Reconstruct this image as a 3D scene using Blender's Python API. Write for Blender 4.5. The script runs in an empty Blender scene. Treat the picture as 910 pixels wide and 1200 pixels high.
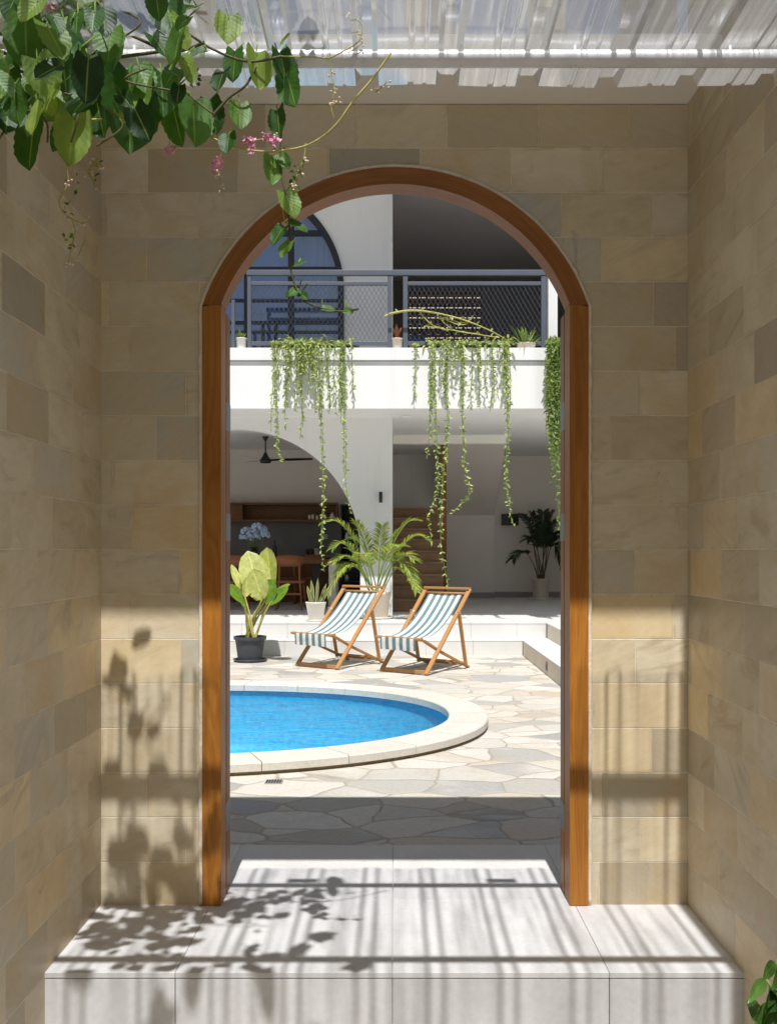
import bpy, bmesh, math, random
from mathutils import Vector, Matrix, noise as mnoise
RND = random.Random(11)
scene = bpy.context.scene
COL = scene.collection
V = Vector
# ------------------------------------------------------------------ camera numbers
F, U0, V0, CAMZ = 1150.0, 462.0, 645.0, 1.191
def P(u, v, Y):
    return V(((u - U0) * Y / F, Y, CAMZ - (v - V0) * Y / F))
PAVE, TERR, STEPZ, COPE = -0.15, 0.24, 0.045, -0.07

# ------------------------------------------------------------------ node helpers
def newmat(name):
    m = bpy.data.materials.new(name); m.use_nodes = True
    m.node_tree.nodes.clear()
    return m, m.node_tree
def nd(nt, typ, ins=None, **props):
    n = nt.nodes.new('ShaderNode' + typ)
    for k, v in props.items(): setattr(n, k, v)
    for k, v in (ins or {}).items():
        s = n.inputs[k]
        if isinstance(v, bpy.types.NodeSocket): nt.links.new(v, s)
        else: s.default_value = v
    return n
def math_(nt, op, a, b=0.0, c=0.0, clamp=False):
    n = nd(nt, 'Math', {0: a, 1: b, 2: c}, operation=op); n.use_clamp = clamp
    return n.outputs[0]
def mixc(nt, fac, a, b, blend='MIX'):
    n = nt.nodes.new('ShaderNodeMix'); n.data_type = 'RGBA'; n.blend_type = blend
    for i, v in ((0, fac), (6, a), (7, b)):
        if isinstance(v, bpy.types.NodeSocket): nt.links.new(v, n.inputs[i])
        else: n.inputs[i].default_value = v if i == 0 else (*v[:3], 1)
    return n.outputs[2]
def ramp(nt, fac, stops, interp='LINEAR'):
    n = nd(nt, 'ValToRGB', {0: fac}); cr = n.color_ramp; cr.interpolation = interp
    while len(cr.elements) < len(stops): cr.elements.new(0.5)
    for e, (p, c) in zip(cr.elements, stops):
        e.position = p; e.color = (*c[:3], 1) if len(c) >= 3 else (c[0],) * 3 + (1,)
    return n.outputs[0]
def maprange(nt, v, a, b, c=0.0, d=1.0):
    return nd(nt, 'MapRange', {0: v, 1: a, 2: b, 3: c, 4: d}).outputs[0]
def out(nt, shader):
    o = nt.nodes.new('ShaderNodeOutputMaterial'); nt.links.new(shader, o.inputs[0])
def bump(nt, h, strength=0.3, dist=0.01, normal=None):
    ins = {'Height': h, 'Strength': strength, 'Distance': dist}
    if normal is not None: ins['Normal'] = normal
    return nd(nt, 'Bump', ins).outputs[0]
def pos(nt, scale=(1, 1, 1), loc=(0, 0, 0)):
    g = nd(nt, 'NewGeometry')
    return nd(nt, 'Mapping', {0: g.outputs['Position'], 1: loc, 3: scale}).outputs[0]
def sepxyz(nt, v):
    return nd(nt, 'SeparateXYZ', {0: v}).outputs
def noise(nt, vec, scale=5, detail=4, rough=.55, dist=0.0):
    return nd(nt, 'TexNoise', {'Vector': vec, 'Scale': scale, 'Detail': detail, 'Roughness': rough, 'Distortion': dist}).outputs[0]
def white(nt, vec):
    return nd(nt, 'TexWhiteNoise', {0: vec}, noise_dimensions='3D').outputs
def comb(nt, x, y, z):
    return nd(nt, 'CombineXYZ', {0: x, 1: y, 2: z}).outputs[0]

def plain(name, col, rough=.6, var=.12, scale=3.0, bstr=.08, bscale=80, metallic=0.0, spec=.5, bdist=.004):
    m, nt = newmat(name)
    p = pos(nt)
    n1 = noise(nt, p, scale, 5, .6)
    c = mixc(nt, maprange(nt, n1, .3, .7), [x * (1 - var) for x in col], [min(1, x * (1 + var)) for x in col])
    n2 = noise(nt, p, bscale, 3)
    b = nd(nt, 'BsdfPrincipled', {'Base Color': c, 'Roughness': rough, 'Metallic': metallic, 'Specular IOR Level': spec,
                                  'Normal': bump(nt, n2, bstr, bdist)})
    out(nt, b.outputs[0]); return m

def stone_mat(name, axis, seed):
    """split-face sandstone tiles 0.305 x 0.15 laid in courses, every course with its own offset"""
    m, nt = newmat(name)
    g = nd(nt, 'NewGeometry'); xyz = sepxyz(nt, g.outputs['Position'])
    u = xyz[axis]; z = xyz[2]
    hz = math_(nt, 'DIVIDE', math_(nt, 'ADD', z, 0.0065 + .15 * 40), .15)
    row = math_(nt, 'FLOOR', hz)
    rr = white(nt, comb(nt, row, seed, 3.3))[0]
    # alternate half bond plus a jitter, as laid
    half = math_(nt, 'MULTIPLY', math_(nt, 'MODULO', row, 2.0), .1525)
    uo = math_(nt, 'ADD', math_(nt, 'ADD', math_(nt, 'ADD', u, 20.0), half), math_(nt, 'MULTIPLY', rr, .11))
    hu = math_(nt, 'DIVIDE', uo, .305)
    colm = math_(nt, 'FLOOR', hu)
    fz = math_(nt, 'FRACT', hz); fu = math_(nt, 'FRACT', hu)
    dz = math_(nt, 'MULTIPLY', math_(nt, 'MINIMUM', fz, math_(nt, 'SUBTRACT', 1.0, fz)), .15)
    du = math_(nt, 'MULTIPLY', math_(nt, 'MINIMUM', fu, math_(nt, 'SUBTRACT', 1.0, fu)), .305)
    wob = math_(nt, 'ADD', math_(nt, 'MULTIPLY', math_(nt, 'SUBTRACT', noise(nt, g.outputs['Position'], 34, 3), .5), .0030), math_(nt, 'MULTIPLY', math_(nt, 'SUBTRACT', noise(nt, g.outputs['Position'], 4, 2), .5), .0022))
    d = math_(nt, 'ADD', math_(nt, 'MINIMUM', dz, math_(nt, 'ADD', du, .0004)), wob)
    tile = maprange(nt, d, .0008, .0020)
    w = white(nt, comb(nt, colm, row, seed))
    r1 = w[0]; wc = sepxyz(nt, w[1]); r2, r3 = wc[0], wc[1]
    base = ramp(nt, r1, [(0, (.47, .435, .36)), (.10, (.55, .485, .365)), (.26, (.64, .555, .41)), (.48, (.72, .65, .51)),
                         (.66, (.61, .545, .42)), (.80, (.70, .575, .37)), (.90, (.52, .48, .40)), (1, (.43, .42, .38))])
    # soft diagonal veins and ochre clouds, every tile cut from its own spot of the quarry
    ang = math_(nt, 'MULTIPLY', math_(nt, 'SUBTRACT', r2, .5), 1.3)
    ca, sa = math_(nt, 'COSINE', ang), math_(nt, 'SINE', ang)
    ur = math_(nt, 'ADD', math_(nt, 'MULTIPLY', u, ca), math_(nt, 'MULTIPLY', z, sa))
    zr_ = math_(nt, 'SUBTRACT', math_(nt, 'MULTIPLY', z, ca), math_(nt, 'MULTIPLY', u, sa))
    loc = comb(nt, math_(nt, 'ADD', math_(nt, 'MULTIPLY', ur, 2.0), math_(nt, 'MULTIPLY', r2, 50)),
               math_(nt, 'MULTIPLY', r3, 70), math_(nt, 'ADD', math_(nt, 'MULTIPLY', zr_, 6.5), math_(nt, 'MULTIPLY', r1, 31)))
    vn = noise(nt, loc, 1.5, 7, .58, 1.4)
    vfine = noise(nt, loc, 9, 6, .65, .4)
    cloud = noise(nt, comb(nt, math_(nt, 'ADD', u, math_(nt, 'MULTIPLY', r1, 40)), math_(nt, 'MULTIPLY', r3, 40), z), 5.0, 6, .6, .8)
    vein = math_(nt, 'MULTIPLY', maprange(nt, vn, .54, .70), maprange(nt, r3, .15, .9, .1, .8))
    c = mixc(nt, vein, base, mixc(nt, r2, (.50, .32, .13), (.36, .34, .28)))
    c = mixc(nt, math_(nt, 'MULTIPLY', maprange(nt, cloud, .40, .68), .62), c, mixc(nt, r3, (.62, .43, .20), (.48, .41, .28)))
    stain = maprange(nt, noise(nt, pos(nt, (1, 1, 1.6)), 1.7, 6, .6), .42, .72)
    c = mixc(nt, math_(nt, 'MULTIPLY', stain, .15), c, (.42, .33, .20))
    c = mixc(nt, 1.0, c, ramp(nt, r2, [(0, (.84, .835, .815)), (1, (1.14, 1.125, 1.07))]), 'MULTIPLY')
    c = mixc(nt, 1.0, c, ramp(nt, vfine, [(.25, (.93,) * 3), (.75, (1.05,) * 3)]), 'MULTIPLY')
    # few dark blotches and rust at tile rims
    blot = math_(nt, 'MULTIPLY', maprange(nt, noise(nt, pos(nt, (1, 1, 1), (3, 7, 1)), 5.5, 7, .7, .5), .67, .75), .45)
    c = mixc(nt, blot, c, (.16, .135, .10))
    pn = noise(nt, pos(nt, (1, 1, 1), (9, 2, 4)), 75, 3, .6)
    pit = math_(nt, 'MULTIPLY', maprange(nt, pn, .69, .74), maprange(nt, noise(nt, pos(nt, (1, 1, 1), (1, 5, 2)), 3.0, 3), .45, .6))
    c = mixc(nt, math_(nt, 'MULTIPLY', pit, .6), c, (.24, .19, .13))
    rim = math_(nt, 'MULTIPLY', maprange(nt, d, .010, .002), maprange(nt, noise(nt, pos(nt, (1, 1, 1), (2, 2, 8)), 12, 4), .52, .66))
    c = mixc(nt, math_(nt, 'MULTIPLY', rim, .45), c, (.34, .25, .15))
    c = mixc(nt, tile, mixc(nt, noise(nt, pos(nt), 6, 4), (.58, .49, .36), (.86, .78, .62)), c)
    h = math_(nt, 'ADD', math_(nt, 'MULTIPLY', tile, .8), math_(nt, 'SUBTRACT', math_(nt, 'MULTIPLY', vfine, .22), math_(nt, 'SUBTRACT', math_(nt, 'MULTIPLY', pit, .5),
              math_(nt, 'ADD', math_(nt, 'MULTIPLY', r2, .8), math_(nt, 'MULTIPLY', vn, .4)))))
    nrm = bump(nt, h, .55, .0022)
    b = nd(nt, 'BsdfPrincipled', {'Base Color': c, 'Roughness': maprange(nt, vn, .3, .7, .34, .52), 'Specular IOR Level': .45, 'Normal': nrm})
    out(nt, b.outputs[0]); return m

def wood_mat(name, c1, c2, axis=2, rough=.48, uv=False, knot=True, coat=.04, fine=1.0):
    """axis = grain direction in world space, or the UV map (u along the grain)"""
    m, nt = newmat(name)
    if uv:
        t = nd(nt, 'TexCoord').outputs['UV']
        vec = nd(nt, 'Mapping', {0: t, 3: (.7, 12 * fine, 1)}).outputs[0]
        raw = t
    else:
        s = [12 * fine] * 3; s[axis] = .7
        raw = nd(nt, 'TexCoord').outputs['Object']
        isl = nd(nt, 'NewGeometry').outputs['Random Per Island']
        raw = nd(nt, 'VectorMath', {0: raw, 1: comb(nt, math_(nt, 'MULTIPLY', isl, 9.7), math_(nt, 'MULTIPLY', isl, 5.1), math_(nt, 'MULTIPLY', isl, 3.3))}, operation='ADD').outputs[0]
        vec = nd(nt, 'Mapping', {0: raw, 3: s}).outputs[0]
    n1 = noise(nt, vec, 1.3, 4, .5, 1.6)
    n2 = noise(nt, vec, 7, 6, .65, .3)
    ring = math_(nt, 'FRACT', math_(nt, 'MULTIPLY', n1, 7.0))
    ring = math_(nt, 'ABSOLUTE', math_(nt, 'SUBTRACT', ring, .5))
    f = math_(nt, 'ADD', math_(nt, 'MULTIPLY', ring, 1.0), math_(nt, 'MULTIPLY', n2, .6), clamp=True)
    c = mixc(nt, f, c1, c2)
    big = noise(nt, raw, 2.3, 3)
    c = mixc(nt, 1.0, c, ramp(nt, big, [(.3, (.82,) * 3), (.7, (1.12,) * 3)]), 'MULTIPLY')
    if knot:
        vo = nd(nt, 'TexVoronoi', {'Vector': vec, 'Scale': .55}).outputs['Distance']
        c = mixc(nt, maprange(nt, vo, .16, .02, 0, .75), c, [x * .3 for x in c1])
    b = nd(nt, 'BsdfPrincipled', {'Base Color': c, 'Roughness': rough, 'Specular IOR Level': .28, 'Coat Weight': coat, 'Coat Roughness': .25,
                                  'Normal': bump(nt, n2, .18, .002)})
    out(nt, b.outputs[0]); return m

def leaf_mat(name, cols, trans=.35, rough=.42, variegated=None):
    m, nt = newmat(name)
    g = nd(nt, 'NewGeometry')
    k = len(cols)
    c = ramp(nt, g.outputs['Random Per Island'], [(i / max(1, k - 1), cc) for i, cc in enumerate(cols)])
    n = noise(nt, pos(nt), 22, 4)
    c = mixc(nt, 1.0, c, ramp(nt, n, [(.3, (.78,) * 3), (.7, (1.2,) * 3)]), 'MULTIPLY')
    if variegated:
        uvx = sepxyz(nt, nd(nt, 'TexCoord').outputs['UV'])[0]
        edge = math_(nt, 'ABSOLUTE', uvx)
        c = mixc(nt, maprange(nt, edge, variegated[0], variegated[0] + .1), c, variegated[1])
    else:
        uv = sepxyz(nt, nd(nt, 'TexCoord').outputs['UV'])
        rib = math_(nt, 'MULTIPLY', maprange(nt, math_(nt, 'ABSOLUTE', uv[0]), .07, .01), .4)
        c = mixc(nt, rib, c, [min(1, x * 1.9 + .02) for x in cols[-1]])
    uv2 = sepxyz(nt, nd(nt, 'TexCoord').outputs['UV'])
    vn = math_(nt, 'SINE', math_(nt, 'MULTIPLY', math_(nt, 'SUBTRACT', uv2[1], math_(nt, 'MULTIPLY', math_(nt, 'ABSOLUTE', uv2[0]), .35)), 44.0))
    hh = math_(nt, 'ADD', n, math_(nt, 'MULTIPLY', vn, .11))
    b = nd(nt, 'BsdfPrincipled', {'Base Color': c, 'Roughness': rough, 'Specular IOR Level': .45, 'Normal': bump(nt, hh, .3, .004)})
    t = nd(nt, 'BsdfTranslucent', {'Color': mixc(nt, 1.0, c, (1.5, 1.5, .7), 'MULTIPLY')})
    mx = nd(nt, 'MixShader', {0: trans, 1: b.outputs[0], 2: t.outputs[0]})
    out(nt, mx.outputs[0]); return m

# ------------------------------------------------------------------ materials
M = {}
M['stone_front'] = stone_mat('sandstone tiles front', 0, 1.0)
M['stone_left'] = stone_mat('sandstone tiles left', 1, 5.0)
M['stone_right'] = stone_mat('sandstone tiles right', 1, 9.0)
M['jamb'] = wood_mat('teak frame', (.47, .20, .032), (.30, .105, .014), 2)
M['arch'] = wood_mat('teak arch', (.38, .15, .032), (.23, .08, .014), uv=True)
M['teak'] = wood_mat('teak slats', (.52, .285, .11), (.39, .19, .065), uv=True, knot=False, rough=.5)
M['wood_x'] = wood_mat('brown wood along x', (.24, .115, .045), (.15, .065, .024), 0, knot=False)
M['wood_z'] = wood_mat('brown wood along z', (.33, .145, .045), (.21, .085, .024), 2, knot=False)
M['chair_wood'] = wood_mat('red brown chair wood', (.36, .15, .06), (.25, .09, .035), uv=True, knot=False)
M['stair_wood'] = wood_mat('dark stair wood', (.33, .21, .115), (.22, .135, .07), 0, knot=False)
def paint_mat():
    m, nt = newmat('white wall paint')
    n1 = noise(nt, pos(nt), 1.3, 6, .6); st = noise(nt, pos(nt, (5, 5, .35)), 1.0, 5, .6); f = noise(nt, pos(nt), 90, 3)
    c = mixc(nt, maprange(nt, n1, .3, .7), (.745, .745, .74), (.79, .79, .79))
    c = mixc(nt, maprange(nt, st, .56, .74, 0, .30), c, (.60, .59, .565))
    b = nd(nt, 'BsdfPrincipled', {'Base Color': c, 'Roughness': .75, 'Normal': bump(nt, f, .12, .004)})
    out(nt, b.outputs[0]); return m
M['white'] = paint_mat()
M['white_warm'] = plain('off-white soffit paint', (.86, .83, .77), .8, .04, 1.5, .12, 90)
M['cream'] = plain('cream plaster', (.70, .63, .52), .8, .06, 2, .12, 90)
M['taupe'] = plain('taupe plaster', (.46, .43, .39), .85, .06, 1.5, .1, 60)
M['room'] = plain('greige room paint', (.72, .68, .63), .85, .05, 1.2, .08, 90)
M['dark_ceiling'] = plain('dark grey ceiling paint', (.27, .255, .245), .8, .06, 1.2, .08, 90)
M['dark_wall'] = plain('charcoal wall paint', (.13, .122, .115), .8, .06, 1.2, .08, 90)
M['concrete'] = plain('polished cement', (.20, .195, .18), .6, .22, 2.2, .1, 40)
M['skirting'] = plain('grey skirting', (.28, .265, .25), .6, .06)
M['terrace'] = plain('pale terrace tile', (.64, .635, .62), .45, .05, 2.0, .05, 60)
M['grout'] = plain('grey grout', (.22, .21, .20), .9, .1)
M['railing'] = plain('blue grey railing paint', (.085, .098, .125), .45, .06)
M['black'] = plain('black metal', (.018, .018, .02), .45, .1)
M['black_frame'] = plain('black window frame paint', (.012, .014, .02), .4, .1)
M['steel'] = plain('galvanised steel', (.66, .67, .69), .40, .10, 14, .12, 60, metallic=.15)
M['hinge'] = plain('brushed steel hinge', (.24, .24, .25), .5, .15, 20, .1, 60, metallic=.5)
M['breeze'] = plain('brown breeze block', (.13, .075, .05), .85, .12)
M['pot_black'] = plain('dark grey plastic pot', (.045, .05, .06), .5, .1)
M['pot_white'] = plain('white ceramic pot', (.74, .71, .66), .5, .05)
M['pot_beige'] = plain('speckled cream pot', (.66, .58, .48), .55, .1, 30)
M['soil'] = plain('potting soil', (.05, .035, .025), .95, .3, 40, .6, 50)
M['stem_green'] = plain('green stem', (.16, .24, .05), .6, .2)
M['stem_dark'] = plain('brown green vine stem', (.10, .09, .035), .7, .25, 20)
M['stem_yellow'] = plain('yellow green stalk', (.42, .38, .10), .55, .2, 12)
M['pink'] = plain('pink flower', (.80, .34, .50), .6, .3, 60)
M['bud'] = plain('pale bud', (.75, .60, .45), .6, .2, 60)
M['hydrangea'] = plain('blue hydrangea petals', (.52, .64, .86), .7, .25, 60)
M['wax'] = plain('ivory wax', (.75, .70, .60), .5, .05)
M['bottle'] = plain('dark bottle glass', (.01, .012, .012), .12, .1)
M['blue_chair'] = plain('navy canvas', (.02, .035, .08), .7, .1)
M['ground'] = plain('light gravel concrete', (.40, .38, .35), .9, .12, 3, .4, 40)
M['mortar'] = plain('cream mortar', (.74, .66, .53), .9, .12, 30, .5, 90)
M['curtain'] = plain('white curtain', (.70, .72, .76), .9, .05)
M['blind'] = plain('blue grey blind', (.42, .54, .78), .85, .08)
M['orange_leaf'] = leaf_mat('copper bromeliad leaf', [(.32, .12, .06), (.42, .2, .1)])
M['vine_leaf'] = leaf_mat('coral vine leaf', [(.012, .045, .009), (.03, .09, .015), (.05, .14, .022), (.09, .21, .035), (.17, .29, .05), (.26, .36, .07)], .42, .5)
M['trail_leaf'] = leaf_mat('trailing vine leaf', [(.13, .19, .045), (.24, .31, .08), (.36, .42, .13), (.46, .50, .20)], .35)
M['dense_leaf'] = leaf_mat('fresh green leaf', [(.10, .17, .03), (.17, .26, .05), (.26, .34, .08)], .35)
M['broad_leaf'] = leaf_mat('broad waxy leaf', [(.20, .27, .03), (.42, .44, .13), (.46, .44, .05)], .3, .3)
M['pale_leaf'] = leaf_mat('pale waxy leaf underside', [(.44, .47, .15), (.52, .53, .24)], .25, .35)
M['green_leaf'] = leaf_mat('green waxy leaf', [(.12, .24, .03), (.20, .32, .05)], .35, .3)
M['palm_leaf'] = leaf_mat('areca palm leaf', [(.12, .22, .04), (.21, .32, .07), (.32, .40, .10), (.52, .45, .15)], .40)
M['dark_palm'] = leaf_mat('shaded palm leaf', [(.015, .035, .012), (.03, .055, .02)], .25)  # leaf colour darkened to carry the shade of the recess
M['snake_leaf'] = leaf_mat('snake plant leaf', [(.12, .17, .07), (.18, .22, .09)], .15, .4, (.62, (.55, .50, .20)))
M['corner_leaf'] = leaf_mat('shade plant leaf', [(.03, .085, .02), (.06, .14, .03), (.10, .20, .04)], .35, .3)

def step_tile_mat():
    m, nt = newmat('white stone step tile')
    p = pos(nt, (1, 1, 1))
    isl = nd(nt, 'NewGeometry').outputs['Random Per Island']
    n = noise(nt, p, 3.2, 7, .62, .8); f = noise(nt, p, 55, 4)
    c = ramp(nt, n, [(.25, (.55, .54, .53)), (.55, (.62, .61, .60)), (.75, (.66, .655, .645))])
    c = mixc(nt, 1.0, c, ramp(nt, isl, [(0, (.93,) * 3), (1, (1.03,) * 3)]), 'MULTIPLY')
    c = mixc(nt, 1.0, c, ramp(nt, f, [(.3, (.95,) * 3), (.7, (1.04,) * 3)]), 'MULTIPLY')
    dirt = math_(nt, 'MULTIPLY', maprange(nt, noise(nt, pos(nt, (1, 1, 1), (4, 2, 0)), 7, 8, .7), .6, .8), .25)
    c = mixc(nt, dirt, c, (.40, .37, .33))
    b = nd(nt, 'BsdfPrincipled', {'Base Color': c, 'Roughness': .5, 'Specular IOR Level': .35, 'Normal': bump(nt, f, .08, .002)})
    out(nt, b.outputs[0]); return m
M['step'] = step_tile_mat()

def paving_mat():
    m, nt = newmat('crazy paving flagstones')
    p0 = pos(nt, (1, 1, 0))
    wn = nd(nt, 'TexNoise', {'Vector': p0, 'Scale': 2.2, 'Detail': 3}).outputs[1]
    warp = nd(nt, 'VectorMath', {0: wn, 1: (.5, .5, .5)}, operation='SUBTRACT').outputs[0]
    warp = nd(nt, 'VectorMath', {0: warp, 3: .16}, operation='SCALE').outputs[0]
    p = nd(nt, 'VectorMath', {0: p0, 1: warp}, operation='ADD').outputs[0]
    p = nd(nt, 'Mapping', {0: p, 3: (2.6, 3.5, 1)}).outputs[0]
    ve = nd(nt, 'TexVoronoi', {'Vector': p, 'Scale': 1.0, 'Randomness': .95}, feature='DISTANCE_TO_EDGE').outputs['Distance']
    vc = nd(nt, 'TexVoronoi', {'Vector': p, 'Scale': 1.0, 'Randomness': .95}).outputs['Color']
    r = sepxyz(nt, vc)
    rough_edge = math_(nt, 'MULTIPLY', math_(nt, 'SUBTRACT', noise(nt, p0, 26, 4), .5), .035)
    d = math_(nt, 'ADD', ve, rough_edge)
    st = maprange(nt, d, .009, .028)
    base = ramp(nt, r[0], [(0, (.29, .29, .285)), (.2, (.49, .465, .42)), (.4, (.56, .535, .485)), (.6, (.52, .475, .40)),
                           (.75, (.59, .57, .53)), (.9, (.47, .405, .33)), (1, (.36, .365, .37))])
    sp = nd(nt, 'VectorMath', {0: p0, 1: nd(nt, 'VectorMath', {0: vc, 3: 20.0}, operation='SCALE').outputs[0]}, operation='ADD').outputs[0]
    cl = noise(nt, sp, 3.4, 8, .66, .9)
    fine = noise(nt, p0, 38, 5, .65)
    c = mixc(nt, maprange(nt, cl, .5, .72, 0, .42), base, (.40, .33, .24))
    c = mixc(nt, maprange(nt, noise(nt, sp, 1.9, 6, .6), .55, .7, 0, .5), c, (.62, .60, .55))
    c = mixc(nt, 1.0, c, ramp(nt, fine, [(.25, (.86,) * 3), (.75, (1.08,) * 3)]), 'MULTIPLY')
    gro = mixc(nt, noise(nt, p0, 9, 4), (.25, .22, .175), (.44, .40, .33))
    c = mixc(nt, st, gro, c)
    h = math_(nt, 'ADD', math_(nt, 'MULTIPLY', maprange(nt, d, .0, .07), .7), math_(nt, 'ADD', math_(nt, 'MULTIPLY', cl, .5), math_(nt, 'MULTIPLY', fine, .12)))
    b = nd(nt, 'BsdfPrincipled', {'Base Color': c, 'Roughness': .72, 'Specular IOR Level': .3, 'Normal': bump(nt, h, .7, .012)})
    out(nt, b.outputs[0]); return m
M['paving'] = paving_mat()

def coping_mat():
    m, nt = newmat('pale coping stone')
    isl = nd(nt, 'NewGeometry').outputs['Random Per Island']
    p = pos(nt)
    n = noise(nt, p, 4, 8, .65, .6); f = noise(nt, p, 45, 5)
    c = ramp(nt, isl, [(0, (.56, .53, .475)), (.5, (.63, .60, .55)), (1, (.59, .555, .48))])
    c = mixc(nt, maprange(nt, n, .5, .75, 0, .4), c, (.50, .44, .34))
    c = mixc(nt, 1.0, c, ramp(nt, f, [(.3, (.9,) * 3), (.7, (1.05,) * 3)]), 'MULTIPLY')
    b = nd(nt, 'BsdfPrincipled', {'Base Color': c, 'Roughness': .7, 'Normal': bump(nt, f, .3, .004)})
    out(nt, b.outputs[0]); return m
M['coping'] = coping_mat()

def pool_mat():
    m, nt = newmat('blue pool mosaic')
    p = pos(nt)
    sc = nd(nt, 'Mapping', {0: p, 3: (28, 28, 28)}).outputs[0]
    fl = nd(nt, 'VectorMath', {0: sc}, operation='FLOOR').outputs[0]
    r = white(nt, fl)[0]
    c = ramp(nt, r, [(0, (.010, .34, .53)), (.5, (.015, .385, .58)), (1, (.025, .43, .62))])
    b = nd(nt, 'BsdfPrincipled', {'Base Color': c, 'Roughness': .3})
    out(nt, b.outputs[0]); return m
M['pool'] = pool_mat()

def water_mat():
    m, nt = newmat('pool water')
    p = pos(nt, (1.0, 1.7, 1))
    n1 = noise(nt, p, 2.6, 4, .5, .6); n2 = noise(nt, p, 11, 4, .55, .5); 
    h = math_(nt, 'ADD', math_(nt, 'MULTIPLY', n1, 1.0), math_(nt, 'MULTIPLY', n2, .42))
    nrm = bump(nt, h, .75, .07)
    fr = nd(nt, 'Fresnel', {'IOR': 1.33, 'Normal': nrm}).outputs[0]
    tr = nd(nt, 'BsdfTransparent', {'Color': (.60, .90, .98, 1)})
    gl = nd(nt, 'BsdfGlossy', {'Roughness': .03, 'Normal': nrm, 'Color': (1, 1, 1, 1)})
    fr = math_(nt, 'MULTIPLY', fr, .5)
    mx = nd(nt, 'MixShader', {0: fr, 1: tr.outputs[0], 2: gl.outputs[0]})
    out(nt, mx.outputs[0]); return m
M['water'] = water_mat()

def sheet_mat():
    """clear polycarbonate: light lost grows with the slant of the pass through the skin"""
    m, nt = newmat('clear corrugated polycarbonate')
    g = nd(nt, 'NewGeometry')
    dot = math_(nt, 'ABSOLUTE', nd(nt, 'VectorMath', {0: g.outputs['Normal'], 1: g.outputs['Incoming']}, operation='DOT_PRODUCT').outputs['Value'])
    dot = math_(nt, 'MAXIMUM', dot, .06)
    path = math_(nt, 'DIVIDE', 1.0, dot)
    T = math_(nt, 'SUBTRACT', 1.0, math_(nt, 'MULTIPLY', .018, math_(nt, 'POWER', path, 3.6)), clamp=True)
    dirt = math_(nt, 'ADD', maprange(nt, noise(nt, pos(nt, (30, .5, 30)), 1.0, 2, .5), .54, .62, 0, .14), maprange(nt, noise(nt, pos(nt, (85, .8, 85), (3, 0, 0)), 1.0, 2, .5), .54, .62, 0, .17))  # dirt streaks, strengthened so the sheet throws striped shade on the step
    spots = maprange(nt, noise(nt, pos(nt), 60, 4), .68, .76, 0, .10)
    T = math_(nt, 'MULTIPLY', T, math_(nt, 'SUBTRACT', 1.0, math_(nt, 'ADD', dirt, spots, clamp=True)))
    tr = nd(nt, 'BsdfTransparent', {'Color': (.97, .98, 1, 1)})
    gl = nd(nt, 'BsdfGlossy', {'Roughness': .08, 'Color': (.9, .9, .9, 1)})
    tl = nd(nt, 'BsdfTranslucent', {'Color': (.46, .46, .455, 1)})
    s1 = nd(nt, 'MixShader', {0: .55, 1: gl.outputs[0], 2: tl.outputs[0]})
    mx = nd(nt, 'MixShader', {0: T, 1: s1.outputs[0], 2: tr.outputs[0]})
    out(nt, mx.outputs[0]); return m
M['sheet'] = sheet_mat()

def pane_mat():
    m, nt = newmat('blue tinted window glass')
    fr = nd(nt, 'Fresnel', {'IOR': 1.6}).outputs[0]
    fr = math_(nt, 'ADD', math_(nt, 'MULTIPLY', fr, 1.4), .16, clamp=True)
    tr = nd(nt, 'BsdfTransparent', {'Color': (.58, .72, .95, 1)})
    gl = nd(nt, 'BsdfGlossy', {'Roughness': .03, 'Color': (.80, .88, 1, 1)})
    mx = nd(nt, 'MixShader', {0: fr, 1: tr.outputs[0], 2: gl.outputs[0]})
    out(nt, mx.outputs[0]); return m
M['pane'] = pane_mat()

def stripe_mat():
    m, nt = newmat('teal and white striped canvas')
    uv = sepxyz(nt, nd(nt, 'TexCoord').outputs['UV'])
    s = math_(nt, 'FRACT', math_(nt, 'ADD', math_(nt, 'MULTIPLY', uv[0], 5.0), .25))
    k = math_(nt, 'MULTIPLY', maprange(nt, s, .49, .51), 1.0)
    weave = noise(nt, nd(nt, 'TexCoord').outputs['UV'], 160, 2)
    c = mixc(nt, k, (.16, .255, .27), (.80, .80, .78))
    c = mixc(nt, 1.0, c, ramp(nt, weave, [(.3, (.93,) * 3), (.7, (1.05,) * 3)]), 'MULTIPLY')
    wr = noise(nt, pos(nt, (1, 1, 1)), 9, 4, .5, .6)
    b = nd(nt, 'BsdfPrincipled', {'Base Color': c, 'Roughness': .85, 'Specular IOR Level': .2, 'Normal': bump(nt, wr, .45, .03)})
    t = nd(nt, 'BsdfTranslucent', {'Color': c})
    mx = nd(nt, 'MixShader', {0: .2, 1: b.outputs[0], 2: t.outputs[0]})
    out(nt, mx.outputs[0]); return m
M['stripe'] = stripe_mat()

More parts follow.
